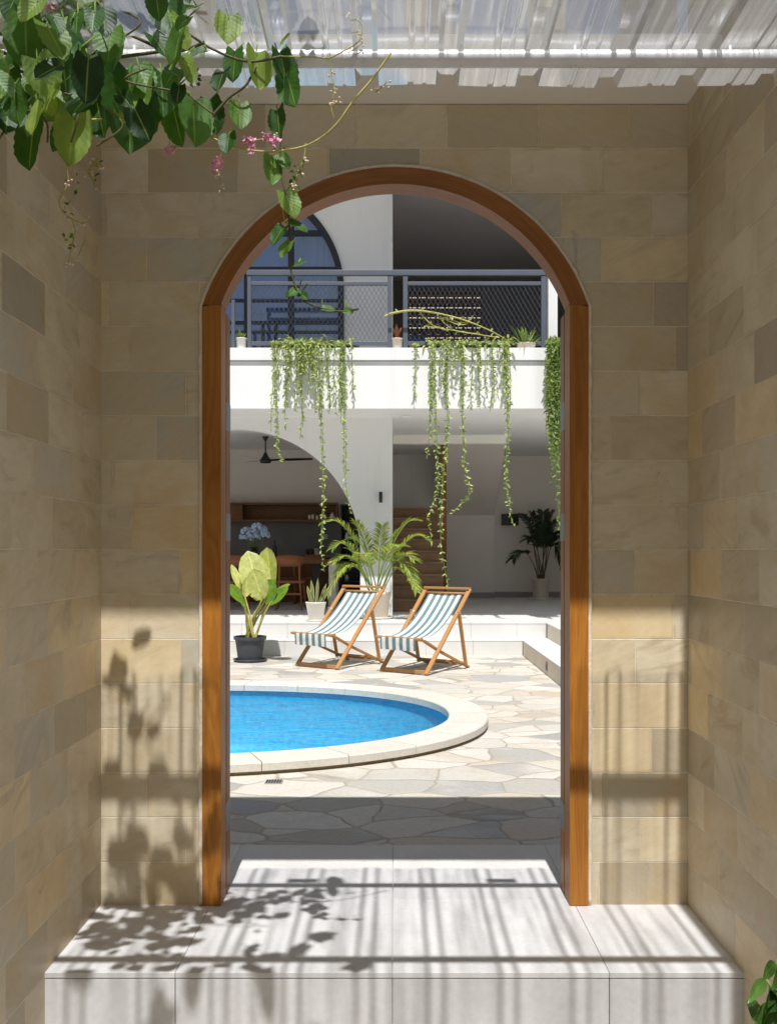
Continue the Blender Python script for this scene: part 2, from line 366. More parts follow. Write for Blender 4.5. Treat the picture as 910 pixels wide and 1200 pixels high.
# ------------------------------------------------------------------ mesh builder
def worg(o):
    v = V((0, 0, 0))
    while o is not None: v = v + o.location; o = o.parent
    return v
class MB:
    def __init__(s):
        s.bm = bmesh.new(); s.uv = s.bm.loops.layers.uv.new('UVMap')
    def face(s, vs, uvs=None, smooth=False):
        try: f = s.bm.faces.new(vs)
        except ValueError: return None
        f.smooth = smooth
        if uvs:
            for l, t in zip(f.loops, uvs): l[s.uv].uv = t
        return f
    def box(s, x0, x1, y0, y1, z0, z1, bev=0.0):
        return s.obox(V(((x0 + x1) / 2, (y0 + y1) / 2, (z0 + z1) / 2)), V((1, 0, 0)), V((0, 1, 0)), V((0, 0, 1)), abs(x1 - x0), abs(y1 - y0), abs(z1 - z0), bev)
    def obox(s, c, ax, ay, az, sx, sy, sz, bev=0.0):
        """box with its grain (u) along the longest side"""
        vs = [s.bm.verts.new(c + ax * (i * sx / 2) + ay * (j * sy / 2) + az * (k * sz / 2)) for i in (-1, 1) for j in (-1, 1) for k in (-1, 1)]
        idx = [(0, 1, 3, 2), (4, 6, 7, 5), (0, 4, 5, 1), (2, 3, 7, 6), (0, 2, 6, 4), (1, 5, 7, 3)]
        L = max((sx, 0), (sy, 1), (sz, 2))[1]; A = (ax, ay, az)
        o1, o2 = [A[i] for i in range(3) if i != L]
        off = RND.random() * 7
        fs = []
        for q in idx:
            f = s.bm.faces.new([vs[i] for i in q]); fs.append(f)
        if bev > 0:
            es = list({e for f in fs for e in f.edges})
            r = bmesh.ops.bevel(s.bm, geom=es, offset=min(bev, min(sx, sy, sz) * .45), segments=2, affect='EDGES', profile=.5)
            fs = list({f for f in r['faces']} | {f for f in fs if f.is_valid})
            for f in r['faces']: f.smooth = False
        for f in fs:
            if not f.is_valid: continue
            for l in f.loops:
                d = l.vert.co - c
                l[s.uv].uv = (d.dot(A[L]) + off, d.dot(o1) + d.dot(o2) + off * 3)
        return fs
    def beam(s, a, b, w, h, up=V((0, 0, 1)), bev=0.0, ext=0.0):
        a, b = V(a), V(b); az = (b - a).normalized()
        ax = up.cross(az)
        if ax.length < 1e-4: ax = V((1, 0, 0)).cross(az)
        ax.normalize(); ay = az.cross(ax)
        return s.obox((a + b) / 2, ax, ay, az, w, h, (b - a).length + ext, bev)
    def tube(s, pts, rad, n=8, caps=True, smooth=True):
        pts = [V(p) for p in pts]; k = len(pts)
        if not isinstance(rad, (list, tuple)): rad = [rad] * k
        rings = []; ref = V((0, 0, 1)); dist = 0
        for i, p in enumerate(pts):
            t = (pts[min(i + 1, k - 1)] - pts[max(i - 1, 0)]).normalized()
            if abs(t.dot(ref)) > .95: ref = V((1, 0, 0)) if abs(t.x) < .9 else V((0, 1, 0))
            a = t.cross(ref).normalized(); b = t.cross(a)
            rings.append([s.bm.verts.new(p + (a * math.cos(2 * math.pi * j / n) + b * math.sin(2 * math.pi * j / n)) * rad[i]) for j in range(n)])
        for i in range(k - 1):
            d2 = dist + (pts[i + 1] - pts[i]).length
            for j in range(n):
                s.face([rings[i][j], rings[i + 1][j], rings[i + 1][(j + 1) % n], rings[i][(j + 1) % n]],
                       [(dist, j / n * .1), (d2, j / n * .1), (d2, (j + 1) / n * .1), (dist, (j + 1) / n * .1)], smooth)
            dist = d2
        if caps: s.face(rings[0]); s.face(list(reversed(rings[-1])))
    def lathe(s, prof, c, n=32, smooth=True):
        """prof: (r, z) from the bottom up; c: axis foot"""
        rings = []
        for r, z in prof:
            rings.append([s.bm.verts.new(V(c) + V((r * math.cos(2 * math.pi * j / n), r * math.sin(2 * math.pi * j / n), z))) for j in range(n)] if r > 1e-5 else [s.bm.verts.new(V(c) + V((0, 0, z)))])
        for a, b in zip(rings, rings[1:]):
            for j in range(n):
                k = (j + 1) % n
                if len(a) == 1 and len(b) == 1: continue
                if len(a) == 1: s.face([a[0], b[k], b[j]], None, smooth)
                elif len(b) == 1: s.face([a[j], a[k], b[0]], None, smooth)
                else: s.face([a[j], a[k], b[k], b[j]], None, smooth)
    def prism_y(s, poly, y0, y1):
        """poly: (x, z) outline, counter-clockwise seen from -y"""
        f = [s.bm.verts.new((x, y0, z)) for x, z in poly]; b = [s.bm.verts.new((x, y1, z)) for x, z in poly]
        s.face(f); s.face(list(reversed(b)))
        n = len(poly)
        for i in range(n):
            k = (i + 1) % n
            s.face([f[k], f[i], b[i], b[k]])
    def prism_x(s, poly, x0, x1):
        f = [s.bm.verts.new((x0, y, z)) for y, z in poly]; b = [s.bm.verts.new((x1, y, z)) for y, z in poly]
        s.face(f); s.face(list(reversed(b)))
        n = len(poly)
        for i in range(n):
            k = (i + 1) % n
            s.face([f[k], f[i], b[i], b[k]])
    def ball(s, c, r, sub=1, sq=(1, 1, 1)):
        m = Matrix.Translation(V(c)) @ Matrix.Diagonal((*sq, 1))
        r_ = bmesh.ops.create_icosphere(s.bm, subdivisions=sub, radius=r, matrix=m)
        for v in r_['verts']:
            for f in v.link_faces: f.smooth = True
    def leaf(s, base, d, nrm, L, W, fold=.25, droop=.3, lobe=0.0, rows=6, wave=0.0, cols=5, tip=1.0, prof=None, twist=0.0):
        base, d, nrm = V(base), V(d).normalized(), V(nrm)
        side = d.cross(nrm)
        if side.length < 1e-3: side = d.cross(V((1, .3, .2)))
        side.normalize(); nrm = side.cross(d).normalized()
        ks = [-1 + 2 * i / (cols - 1) for i in range(cols)]
        grid = []; ph = RND.random() * 6
        for i in range(rows + 1):
            t = i / rows
            if prof: w = prof(t)
            elif lobe: w = (max(0, 1 - t) ** .8) * (.64 + 1.9 * t) * (1.05 if i % 2 else .97) * (1 if t < .999 else 0)
            else: w = math.sin(math.pi * min(1, max(.02, t ** .8 * .98 + .01))) ** .9
            c = base + d * (L * t) + V((0, 0, -1)) * (droop * L * t * t) + side * (twist * L * t * t)
            row = []
            for k in ks:
                p = c + side * (k * W * .5 * w) + nrm * (fold * W * .5 * abs(k) ** 1.2 * w) - d * (lobe * L * abs(k) * (1 - t) ** 3)
                if wave: p = p + nrm * (wave * W * math.sin(t * 9 + ph + k * 2.2) * abs(k))
                row.append(s.bm.verts.new(p))
            grid.append(row)
        for i in range(rows):
            for j in range(cols - 1):
                s.face([grid[i][j], grid[i][j + 1], grid[i + 1][j + 1], grid[i + 1][j]],
                       [(ks[j], i / rows), (ks[j + 1], i / rows), (ks[j + 1], (i + 1) / rows), (ks[j], (i + 1) / rows)], True)
    def build(s, name, mat, parent=None, fixn=True):
        if fixn: bmesh.ops.recalc_face_normals(s.bm, faces=s.bm.faces)
        if parent is None:
            xs = [v.co for v in s.bm.verts]
            o_ = V(((min(p.x for p in xs) + max(p.x for p in xs)) / 2, (min(p.y for p in xs) + max(p.y for p in xs)) / 2, min(p.z for p in xs)))
        else: o_ = worg(parent)
        s.bm.transform(Matrix.Translation(-o_))
        me = bpy.data.meshes.new(name); s.bm.to_mesh(me); s.bm.free()
        me.materials.append(mat)
        o = bpy.data.objects.new(name, me); COL.objects.link(o)
        if parent is None: o.location = o_
        else: o.parent = parent
        return o
def tag(o, label=None, cat=None, group=None, kind=None):
    if label: o['label'] = label
    if cat: o['category'] = cat
    if group: o['group'] = group
    if kind: o['kind'] = kind
    return o
def empty(name, loc, label, cat, group=None):
    o = bpy.data.objects.new(name, None); COL.objects.link(o); o.location = V(loc); o.empty_display_size = .1
    return tag(o, label, cat, group)
def copy_tree(o, parent=None):
    c = o.copy(); COL.objects.link(c)
    if parent: c.parent = parent
    for ch in list(o.children): copy_tree(ch, c)
    return c
def boxo(name, mat, parent, *dims, bev=0.0):
    b = MB(); b.box(*dims, bev); return b.build(name, mat, parent)
def tiles(b, xs, ys, z0, z1, gap=.0025, bev=.0015):
    for x0, x1 in zip(xs, xs[1:]):
        for y0, y1 in zip(ys, ys[1:]): b.box(x0 + gap / 2, x1 - gap / 2, y0 + gap / 2, y1 - gap / 2, z0, z1, bev)
def path(pts, n=8):
    """Catmull-Rom through pts"""
    pts = [V(p) for p in pts]; o = []
    for i in range(len(pts) - 1):
        p0, p1, p2, p3 = pts[max(i - 1, 0)], pts[i], pts[i + 1], pts[min(i + 2, len(pts) - 1)]
        for j in range(n):
            t = j / n
            o.append(.5 * ((2 * p1) + (p2 - p0) * t + (2 * p0 - 5 * p1 + 4 * p2 - p3) * t * t + (3 * p1 - p0 - 3 * p2 + p3) * t ** 3))
    o.append(pts[-1]); return o
def rv(a=1.0): return V((RND.uniform(-a, a), RND.uniform(-a, a), RND.uniform(-a, a)))

# ================================================================== GROUND, POOL
PA, PB, PX, PY, PE = 2.42, 1.905, -1.70, 7.64, 2.12
def se(a, b, t):
    c, s_ = math.cos(t), math.sin(t)
    return PX + a * math.copysign(abs(c) ** (2 / PE), c), PY + b * math.copysign(abs(s_) ** (2 / PE), s_)
NE = 96
def ring_sheet(name, mat, z, grow, bounds, label_kind='structure'):
    b = MB(); inner = []; outer = []
    for i in range(NE):
        t = 2 * math.pi * i / NE
        x, y = se(PA + grow, PB + grow, t)
        inner.append(b.bm.verts.new((x, y, z)))
        dx, dy = x - PX, y - PY
        k = min(((bounds[1] if dx > 0 else bounds[0]) - PX) / dx if abs(dx) > 1e-6 else 1e9,
                ((bounds[3] if dy > 0 else bounds[2]) - PY) / dy if abs(dy) > 1e-6 else 1e9)
        outer.append(b.bm.verts.new((PX + dx * k, PY + dy * k, z)))
    for i in range(NE):
        k = (i + 1) % NE
        b.face([inner[i], outer[i], outer[k], inner[k]])
    # corners of the rectangle
    o = b.build(name, mat, None, False); o['kind'] = label_kind
    return o
def corner_fix(o): pass
def rect_ring(name, mat, z, grow, bounds):
    """sheet with the pool's hole; the rectangle's corners are kept"""
    b = MB(); x0, x1, y0, y1 = bounds
    angs = sorted([2 * math.pi * i / NE for i in range(NE)])
    def edge(dx, dy):
        k = min(((x1 if dx > 0 else x0) - PX) / dx if abs(dx) > 1e-6 else 1e9, ((y1 if dy > 0 else y0) - PY) / dy if abs(dy) > 1e-6 else 1e9)
        return PX + dx * k, PY + dy * k
    inn = []; ou = []
    for t in angs:
        x, y = se(PA + grow, PB + grow, t); inn.append((x, y)); ou.append(edge(x - PX, y - PY))
    iv = [b.bm.verts.new((x, y, z)) for x, y in inn]; ov = [b.bm.verts.new((x, y, z)) for x, y in ou]
    for i in range(NE):
        k = (i + 1) % NE
        f = [iv[i], ov[i], ov[k], iv[k]]
        a, c = ou[i], ou[k]
        if abs(a[0] - c[0]) > 1e-6 and abs(a[1] - c[1]) > 1e-6:     # passes a corner
            cx = a[0] if abs(a[0] - x0) < 1e-4 or abs(a[0] - x1) < 1e-4 else c[0]
            cy = a[1] if abs(a[1] - y0) < 1e-4 or abs(a[1] - y1) < 1e-4 else c[1]
            f = [iv[i], ov[i], b.bm.verts.new((cx, cy, z)), ov[k], iv[k]]
        b.face(f)
    o = b.build(name, mat, None); o['kind'] = 'structure'; return o
rect_ring('ground', M['ground'], -.19, -.06, (-160, 160, -120, 260))
rect_ring('paving', M['paving'], PAVE, -.06, (-6.2, 5.2, 3.98, 12.6))

pool = empty('swimming_pool', (PX, PY, PAVE), 'curved swimming pool with pale stone coping and blue tiled basin', 'pool')
b = MB()
NS = 26; sub = 6
for i in range(NS):
    ts = [2 * math.pi * (i + .006 + (1 - .012) * j / sub) / NS for j in range(sub + 1)]
    rows = []
    for t in ts:
        xo, yo = se(PA, PB, t); xi, yi = se(PA - .30, PB - .30, t)
        rows.append([b.bm.verts.new(q) for q in ((xi, yi, COPE - .06), (xi, yi, COPE - .008), (xi + (xo - xi) * .025, yi + (yo - yi) * .025, COPE),
                                                 (xo + (xi - xo) * .03, yo + (yi - yo) * .03, COPE), (xo, yo, COPE - .010), (xo, yo, COPE - .055))])
    for r0, r1 in zip(rows, rows[1:]):
        for k in range(6): b.face([r0[k], r0[(k + 1) % 6], r1[(k + 1) % 6], r1[k]])
    b.face(rows[0]); b.face(list(reversed(rows[-1])))
b.build('coping', M['coping'], pool)
b = MB()                                                     # bedding under the overhanging coping
r0 = []
for i in range(NE):
    t = 2 * math.pi * i / NE; x, y = se(PA - .03, PB - .03, t); xi, yi = se(PA - .262, PB - .262, t)
    r0.append([b.bm.verts.new(q) for q in ((x, y, -.3), (x, y, COPE - .057), (xi, yi, COPE - .057), (xi, yi, -.3))])
for i in range(NE):
    for k in range(3): b.face([r0[i][k], r0[i][k + 1], r0[(i + 1) % NE][k + 1], r0[(i + 1) % NE][k]])
b.build('bedding', plain('ochre bedding mortar', (.30, .24, .14), .9, .25, 20, .4, 60), pool)
b = MB(); r0 = []
for i in range(NE):
    t = 2 * math.pi * i / NE; x, y = se(PA - .275, PB - .275, t); xi, yi = se(PA - .5, PB - .5, t)
    r0.append([b.bm.verts.new(q) for q in ((x, y, COPE - .05), (x, y, -.62), (xi, yi, -.78))])
for i in range(NE):
    for k in range(2): b.face([r0[i][k], r0[i][k + 1], r0[(i + 1) % NE][k + 1], r0[(i + 1) % NE][k]], None, True)
b.face([r[2] for r in r0])
b.build('basin', M['pool'], pool)
b = MB(); c0 = None
vs = [b.bm.verts.new((*se(PA - .275, PB - .275, 2 * math.pi * i / NE), -.135)) for i in range(NE)]
b.face(vs); o = b.build('water', M['water'], None, False); o['kind'] = 'structure'

# floor drain in the paving
dr = empty('floor_drain', P(321, 917, 5.67), 'small dark grated drain set in the paving before the pool', 'drain')
dx, dy = P(321, 917, 5.67).x, 5.67
boxo('frame', M['skirting'], dr, dx - .05, dx + .05, dy - .04, dy + .04, PAVE - .02, PAVE + .006, bev=.002)
b = MB()
for i in range(6): b.box(dx - .044 + i * .0152, dx - .044 + i * .0152 + .010, dy - .034, dy + .034, PAVE, PAVE + .010)
b.build('grate', M['black'], dr)

# ================================================================== ENTRANCE STEP
b = MB()
xs = [-1.0, -.618, -.006, .606, 1.0]
b.box(-1.0, 1.0, 2.785, 3.965, -.175, -.016)
base = b.build('entrance_step', plain('pale step grout', (.50, .485, .46), .9, .15), None); base['kind'] = 'structure'
b = MB(); tiles(b, xs, [2.767, 3.35, 3.97], -.0155, 0, .0012, .0012)
o = b.build('step_tread', M['step'], base)
b = MB()
for x0, x1 in zip(xs, xs[1:]): b.box(x0 + .001, x1 - .001, 2.769, 2.784, -.185, -.018, .0012)
b.build('step_riser', M['step'], base)

# ================================================================== NEAR STONE WALLS
SC = (463 - U0) * 3.3 / F                                    # arch centre x
R_OUT = 237 * 3.3 / F; ZC = CAMZ + (V0 - 435) * 3.3 / F; ZSP = CAMZ + (V0 - 358) * 3.3 / F
HW = .6455                                                   # half width, outer
def arch_pts(rad, hw, n=40):
    a0 = math.acos(min(1, hw / rad))
    return [(SC + rad * math.cos(a0 + (math.pi - 2 * a0) * i / n), ZC + rad * math.sin(a0 + (math.pi - 2 * a0) * i / n)) for i in range(n + 1)]
G = .007
ap = arch_pts(R_OUT + G, HW + G)
poly = [(-3.2, -.18), (SC - HW - G, -.18)] + list(reversed(ap)) + [(SC + HW + G, -.18), (3.2, -.18), (3.2, 2.69), (-3.2, 2.69)]
gate = empty('gate_wall', (0, 3.39, -.18), 'sandstone tiled wall with the arched doorway and white lintel slab', 'wall')
b = MB(); b.prism_y(poly, 3.3, 3.48); b.build('tiled_wall', M['stone_front'], gate)
boxo('lintel_slab', M['white_warm'], gate, -1.6, 1.6, 2.95, 3.50, 2.693, 2.745, bev=.003)
b = MB()                                                     # piers in the opening above the lintel
for u0, u1 in ((474, 500), (620, 660), (846, 870), (205, 250)):
    x0, x1 = (u0 - U0) * 3.38 / F, (u1 - U0) * 3.38 / F
    b.box(x0, x1, 3.34, 3.44, 2.743, 3.60)
b.build('pier', M['cream'], gate)
b = MB()
for u0, u1 in ((506, 532), (728, 790)):
    x0, x1 = (u0 - U0) * 3.38 / F, (u1 - U0) * 3.38 / F
    b.box(x0, x1, 3.35, 3.43, 2.743, 3.60)
b.build('louvre_panel', M['taupe'], gate)
b = MB()                                                     # irregular mortar bead round the frame
out_ = [(SC - HW - .006, .002)] + list(reversed(arch_pts(R_OUT + .006, HW + .006))) + [(SC + HW + .006, .002)]
dense = []
for (xa, za), (xb, zb) in zip(out_, out_[1:]):
    k = max(1, int(math.hypot(xb - xa, zb - za) / .02))
    dense += [(xa + (xb - xa) * i / k, za + (zb - za) * i / k) for i in range(k)]
dense.append(out_[-1])
b.tube([(x + RND.uniform(-.0012, .0012), 3.296, z + RND.uniform(-.001, .001)) for x, z in dense], [RND.uniform(.0065, .0095) for _ in dense], 8)
b.build('mortar_bead', M['mortar'], gate)

sl = tag(boxo('side_wall', M['stone_left'], None, -1.19, -.985, -1.4, 3.2985, -.19, 3.599), 'left sandstone tiled passage wall under the hanging vine', 'wall')
sr = tag(boxo('side_wall', M['stone_right'], None, .985, 1.19, -1.4, 3.2985, -.19, 3.599), 'right sandstone tiled passage wall behind the low green plant', 'wall')
tag(boxo('shade_slab', M['white_warm'], None, -1.6, 1.6, 2.03, 3.47, 3.602, 3.72, bev=.004), 'unseen white slab added above the passage roof for shade', 'canopy')  # unseen slab added overhead to cast the shade on the door wall

sw_ = empty('sky_blocker_wall', (0, -3.1, -.19), 'unseen cream wall added behind the viewer to cut sky light', 'wall')  # unseen wall added to hide low sky and dim the passage
boxo('wall_body', M['cream'], sw_, -9, 9, -3.2, -3.0, -.19, 3.0); boxo('coping', M['white_warm'], sw_, -9, 9, -3.24, -2.96, 3.002, 3.07, bev=.004)

# ---- door frame
fr = empty('door_frame', (SC, 3.38, 0), 'arched teak door frame set in the sandstone wall', 'door frame')
inner_w = .063
def jamb(sx, name='jamb'):
    b = MB()
    xo, xi = SC + sx * HW, SC + sx * (HW - inner_w)
    b.box(min(xo, xi), max(xo, xi), 3.284, 3.380, .001, ZSP, .002)
    b.box(min(xo, xi + sx * .016), max(xo, xi + sx * .016), 3.380, 3.398, .001, ZSP - .002)
    j = b.build(name, M['jamb'], fr)
    b = MB()
    b.box(min(xo, xi + sx * .001), max(xo, xi + sx * .001), 3.398, 3.474, .001, ZSP - .004, .003)
    b.build('rebate_strip', M['wood_z'], j)
    for vz in (489, 618, 955):
        z = CAMZ + (V0 - vz) * 3.43 / F
        hb = MB()
        xa = xi + sx * .001 - sx * .0015
        hb.box(min(xa, xa + sx * .004), max(xa, xa + sx * .004), 3.384, 3.472, z - .048, z + .048, .0008)
        hb.tube([(xa + sx * .006, 3.389, z - .048), (xa + sx * .006, 3.389, z + .048)], .0055, 10)
        hb.build('hinge', M['hinge'], j)
jamb(-1); jamb(1)
b = MB()
n = 110; ro, ri = R_OUT, R_OUT - .0565
a0 = math.acos(HW / ro); a1 = math.acos((HW - inner_w) / ri)
prof_y = [3.284, 3.366]
rings = []
for i in range(n + 1):
    t = i / n
    ao = a0 + (math.pi - 2 * a0) * t; ai = a1 + (math.pi - 2 * a1) * t
    po = (SC + ro * math.cos(ao), ZC + ro * math.sin(ao)); pi_ = (SC + ri * math.cos(ai), ZC + ri * math.sin(ai))
    rings.append(([b.bm.verts.new((po[0], 3.284, po[1])), b.bm.verts.new((pi_[0], 3.284, pi_[1])), b.bm.verts.new((pi_[0], 3.379, pi_[1])), b.bm.verts.new((po[0], 3.379, po[1]))], ao * ro))
for (r0, s0), (r1, s1) in zip(rings, rings[1:]):
    for k, (w0, w1) in enumerate(((0, .075), (.075, .19), (.19, .265), (.265, .38))):
        b.face([r0[k], r1[k], r1[(k + 1) % 4], r0[(k + 1) % 4]], [(s0, w0), (s1, w0), (s1, w1), (s0, w1)], False)
b.face(rings[0][0]); b.face(list(reversed(rings[-1][0])))
bmesh.ops.bevel(b.bm, geom=[e for e in b.bm.edges if len(e.link_faces) == 2 and e.calc_face_angle(0) > 1.2], offset=.002, segments=1, affect='EDGES')
b.build('arch_head', M['arch'], fr)

# ================================================================== CORRUGATED ROOF, PIPES
roof = empty('corrugated_roof', (0, 1.6, 2.4), 'clear corrugated plastic roof sheet with scalloped edge over the passage', 'roof')
def sheet_z(y): return 2.383 + (2.52 - y) * .045
prof = [(0, 0), (.046, 0), (.0495, .006), (.0585, .006), (.062, 0), (.084, 0), (.0862, .0035), (.0918, .0035), (.094, 0), (.118, 0), (.131, .027), (.164, .027), (.177, 0)]
per = .204
xsz = []
x = -.983 - .05
while x < .984:
    for dx_, dz_ in prof:
        if -.983 <= x + dx_ <= .983: xsz.append((x + dx_, dz_))
    x += per
b = MB()
ys = [-1.2, -.5, .1, .6, 1.1, 1.6, 2.0, 2.3, 2.52]
for th in (0.0, .0016):
    g_ = [[b.bm.verts.new((x, y - (.004 * math.sin(x * 21) if y > 2.5 else 0), sheet_z(y) + dz + th + .003 * math.sin(x * 7 + y * 3))) for x, dz in xsz] for y in ys]
    if th == 0: g0 = g_
    for i in range(len(ys) - 1):
        for j in range(len(xsz) - 1): b.face([g_[i][j], g_[i][j + 1], g_[i + 1][j + 1], g_[i + 1][j]])
for j in range(len(xsz) - 1): b.face([g0[-1][j], g0[-1][j + 1], g_[-1][j + 1], g_[-1][j]])
b.build('sheet', M['sheet'], roof, False)
def pipe(y, label):
    z = sheet_z(y) - .0245
    o = empty('roof_pipe', (0, y, z), label, 'pipe', 'steel pipes under the passage roof')
    b = MB(); b.tube([(-.984 + i * .123, y, z) for i in range(17)], .0205, 20); b.build('tube', M['steel'], o)
    for x in (-.62, -.10, .16, .43, .80):
        b = MB(); b.tube([(x, y - .004, z - .022), (x, y - .004, z + .03)], .0035, 8); b.build('bolt', M['steel'], o)
    return o
pipe(2.346, 'galvanised steel pipe under the scalloped edge of the clear roof')
pipe(1.70, 'galvanised steel pipe under the clear roof above the viewer')
for x in (-.315, .40):
    tag(boxo('roof_bracket', M['steel'], None, x - .055, x + .055, 2.368, 2.408, sheet_z(2.39) - .012, sheet_z(2.39) - .004, bev=.002),
        'small steel bracket plate under the roof edge, ' + ('left of the doorway centre' if x < 0 else 'right of the doorway centre'), 'bracket', 'roof edge brackets')

# ================================================================== TERRACE
b = MB()
b.box(-6.2, 1.63, 12.52, 12.87, -.18, STEPZ - .012)
b.box(1.65, 5.2, 6.0, 12.87, -.18, STEPZ - .012)
b.box(-6.2, 2.0, 12.87, 20.0, -.18, TERR - .012); b.box(2.0, 5.2, 6.0, 20.0, -.18, TERR - .013)
ts_ = b.build('terrace', M['grout'], None); ts_['kind'] = 'structure'
b = MB()
tx = [-6.2 + .6 * i for i in range(14)]; tx = [q for q in tx if q < 1.5] + [1.63]
tiles(b, tx, [12.50, 12.855], STEPZ - .011, STEPZ, .003, .002)
tiles(b, [1.63, 2.0], [6.0 + .6 * i for i in range(11)] + [12.855], STEPZ - .011, STEPZ, .003, .002)
ty = [12.85 + .6 * i for i in range(13)]
tx2 = [-6.2 + .6 * i for i in range(14)] + [1.985]
tiles(b, tx2, ty, TERR - .011, TERR, .003, .002)
tiles(b, [1.985, 2.6, 3.2, 3.8, 4.4, 5.2], [6.0 + .6 * i for i in range(11)] + [12.85] + ty[1:], TERR - .011, TERR, .003, .002)
for x0, x1 in zip(tx, tx[1:]): b.box(x0 + .0015, x1 - .0015, 12.505, 12.517, PAVE - .01, STEPZ - .012)
for x0, x1 in zip(tx2, tx2[1:]): b.box(x0 + .0015, x1 - .0015, 12.856, 12.868, STEPZ, TERR - .012)
b.build('terrace_tile', M['terrace'], ts_)
b = MB()
for i in range(10): b.box(1.636, 1.648, 6.0 + .65 * i + .0015, 6.0 + .65 * (i + 1) - .0015, PAVE - .01, STEPZ - .012)
for i in range(10): b.box(1.989, 1.999, 6.0 + .68 * i + .0015, 6.0 + .68 * (i + 1) - .0015, STEPZ, TERR - .012)
b.build('side_riser', M['cream'], ts_)
def step_light(x, y, z, label):
    o = empty('step_light', (x, y, z), label, 'light', 'small step lights'); 
    b = MB(); b.box(x - .006, x + .004, y - .05, y + .05, z - .05, z + .05, .002); b.build('bezel', M['hinge'], o)
    b = MB(); b.box(x - .009, x - .007, y - .032, y + .032, z - .032, z + .02); b.build('lens', M['black'], o)
step_light(1.634, 10.55, -.055, 'square recessed light in the side of the low right step')

# ================================================================== HOUSE
house = empty('house', (0, 14.2, TERR), 'white two-storey house with balcony, arched opening and arched window', 'house')
SOF, FL2, CE2 = 3.105, 3.45, 6.40
XW = -.028
# ground facade with the arch
acx, acz, ar = (275 - U0) * 14.2 / F, 1.14, 1.815
pts = [(acx + ar * math.cos(math.pi * i / 48), acz + ar * math.sin(math.pi * i / 48)) for i in range(49)]
poly = [(-6.2, TERR), (acx - ar, TERR)] + list(reversed(pts)) + [(acx + ar, TERR), (XW, TERR), (XW, SOF), (-6.2, SOF)]
b = MB(); b.prism_y(poly, 14.2, 14.42); b.build('facade_wall', M['white'], house)
# upper facade with the arched window
wcx, wcz, wr = (276 - U0) * 14.2 / F, 4.957, 1.556
def warch(r, n=48): return [(wcx + r * math.cos(math.pi * i / n), wcz + r * math.sin(math.pi * i / n)) for i in range(n + 1)]
poly = [(-6.2, FL2), (wcx - wr, FL2)] + list(reversed(warch(wr))) + [(wcx + wr, FL2), (XW, FL2), (XW, CE2 + .8), (-6.2, CE2 + .8)]
b = MB(); b.prism_y(poly, 14.2, 14.42); b.build('upper_wall', M['white'], house)
# slab + parapet
boxo('balcony_slab', M['white'], house, -6.2, 5.2, 13.14, 20.2, SOF + .001, FL2)
par = boxo('parapet', M['white'], house, -6.2, 5.2, 13.10, 13.32, SOF - .02, 3.715)
boxo('parapet_cap', M['white'], par, -6.2, 5.2, 13.065, 13.34, 3.725, 3.89, bev=.004)
boxo('parapet_joint', M['railing'], par, -6.2, 5.2, 13.115, 13.31, 3.71, 3.73)
# upper volume
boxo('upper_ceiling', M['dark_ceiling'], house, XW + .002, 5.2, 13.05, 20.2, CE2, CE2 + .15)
boxo('roof', M['white_warm'], house, -6.4, 5.4, 13.45, 20.4, CE2 + .81, CE2 + 1.0)
boxo('roof_fascia', M['white'], house, -6.2, 5.2, 13.03, 13.16, CE2 + .155, CE2 + .8)
boxo('eave_soffit', M['white'], house, -6.2, XW, 13.05, 14.198, CE2 + .02, CE2 + .15)  # unseen overhang, extended with the fascia to keep the upper wall in shade
boxo('partition_wall', M['white'], house, XW - .2, XW, 14.425, 20.0, FL2 + .002, CE2 + .8)
bx0, bx1 = (478 - U0) * 19.0 / F, (564 - U0) * 19.0 / F
bz1, bz0 = CAMZ + (V0 - 341) * 19 / F, CAMZ + (V0 - 400) * 19 / F
b = MB()
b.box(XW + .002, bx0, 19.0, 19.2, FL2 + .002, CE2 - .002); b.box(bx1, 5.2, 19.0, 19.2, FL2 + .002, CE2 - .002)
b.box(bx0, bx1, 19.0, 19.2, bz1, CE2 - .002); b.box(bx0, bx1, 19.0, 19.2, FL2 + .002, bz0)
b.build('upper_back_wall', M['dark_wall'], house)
gw = empty('rear_garden_wall', (2, 21.6, FL2), 'cream wall standing behind the perforated breeze blocks', 'wall')
boxo('wall_body', M['cream'], gw, -2, 6, 21.55, 21.7, FL2 - 3, 7.0); boxo('coping', M['white_warm'], gw, -2, 6, 21.5, 21.75, 7.002, 7.08)
b = MB()                                                     # perforated breeze blocks
nx, nz = 8, 5
pw, ph = (bx1 - bx0) / nx, (bz1 - bz0) / nz
def cell(x, z):
    # solid pieces leaving a slot, a square and a dash open
    xs_ = [x, x + .14 * pw, x + .36 * pw, x + .48 * pw, x + .92 * pw, x + pw]
    b.box(xs_[0], xs_[-1], 19.03, 19.13, z, z + .32 * ph)
    b.box(xs_[0], xs_[1], 19.03, 19.13, z + .32 * ph, z + ph)
    b.box(xs_[2], xs_[3], 19.03, 19.13, z + .32 * ph, z + .54 * ph)
    b.box(xs_[4], xs_[5], 19.03, 19.13, z + .32 * ph, z + .54 * ph)
    b.box(xs_[1], xs_[-1], 19.03, 19.13, z + .54 * ph, z + .72 * ph)
    b.box(xs_[2], xs_[-1], 19.03, 19.13, z + .72 * ph, z + .86 * ph)
    b.box(xs_[1], xs_[-1], 19.03, 19.13, z + .86 * ph, z + ph)
for i in range(nx):
    for j in range(nz): cell(bx0 + i * pw, bz0 + j * ph)
b.build('breeze_block_panel', M['breeze'], house)
cx0 = (641 - U0) * 13.5 / F
boxo('column', M['white'], house, cx0, cx0 + .125, 13.42, 13.56, FL2 + .002, CE2 - .001)
boxo('right_wall', M['room'], house, 4.3, 5.2, 13.35, 19.0, FL2 + .003, CE2 - .003)
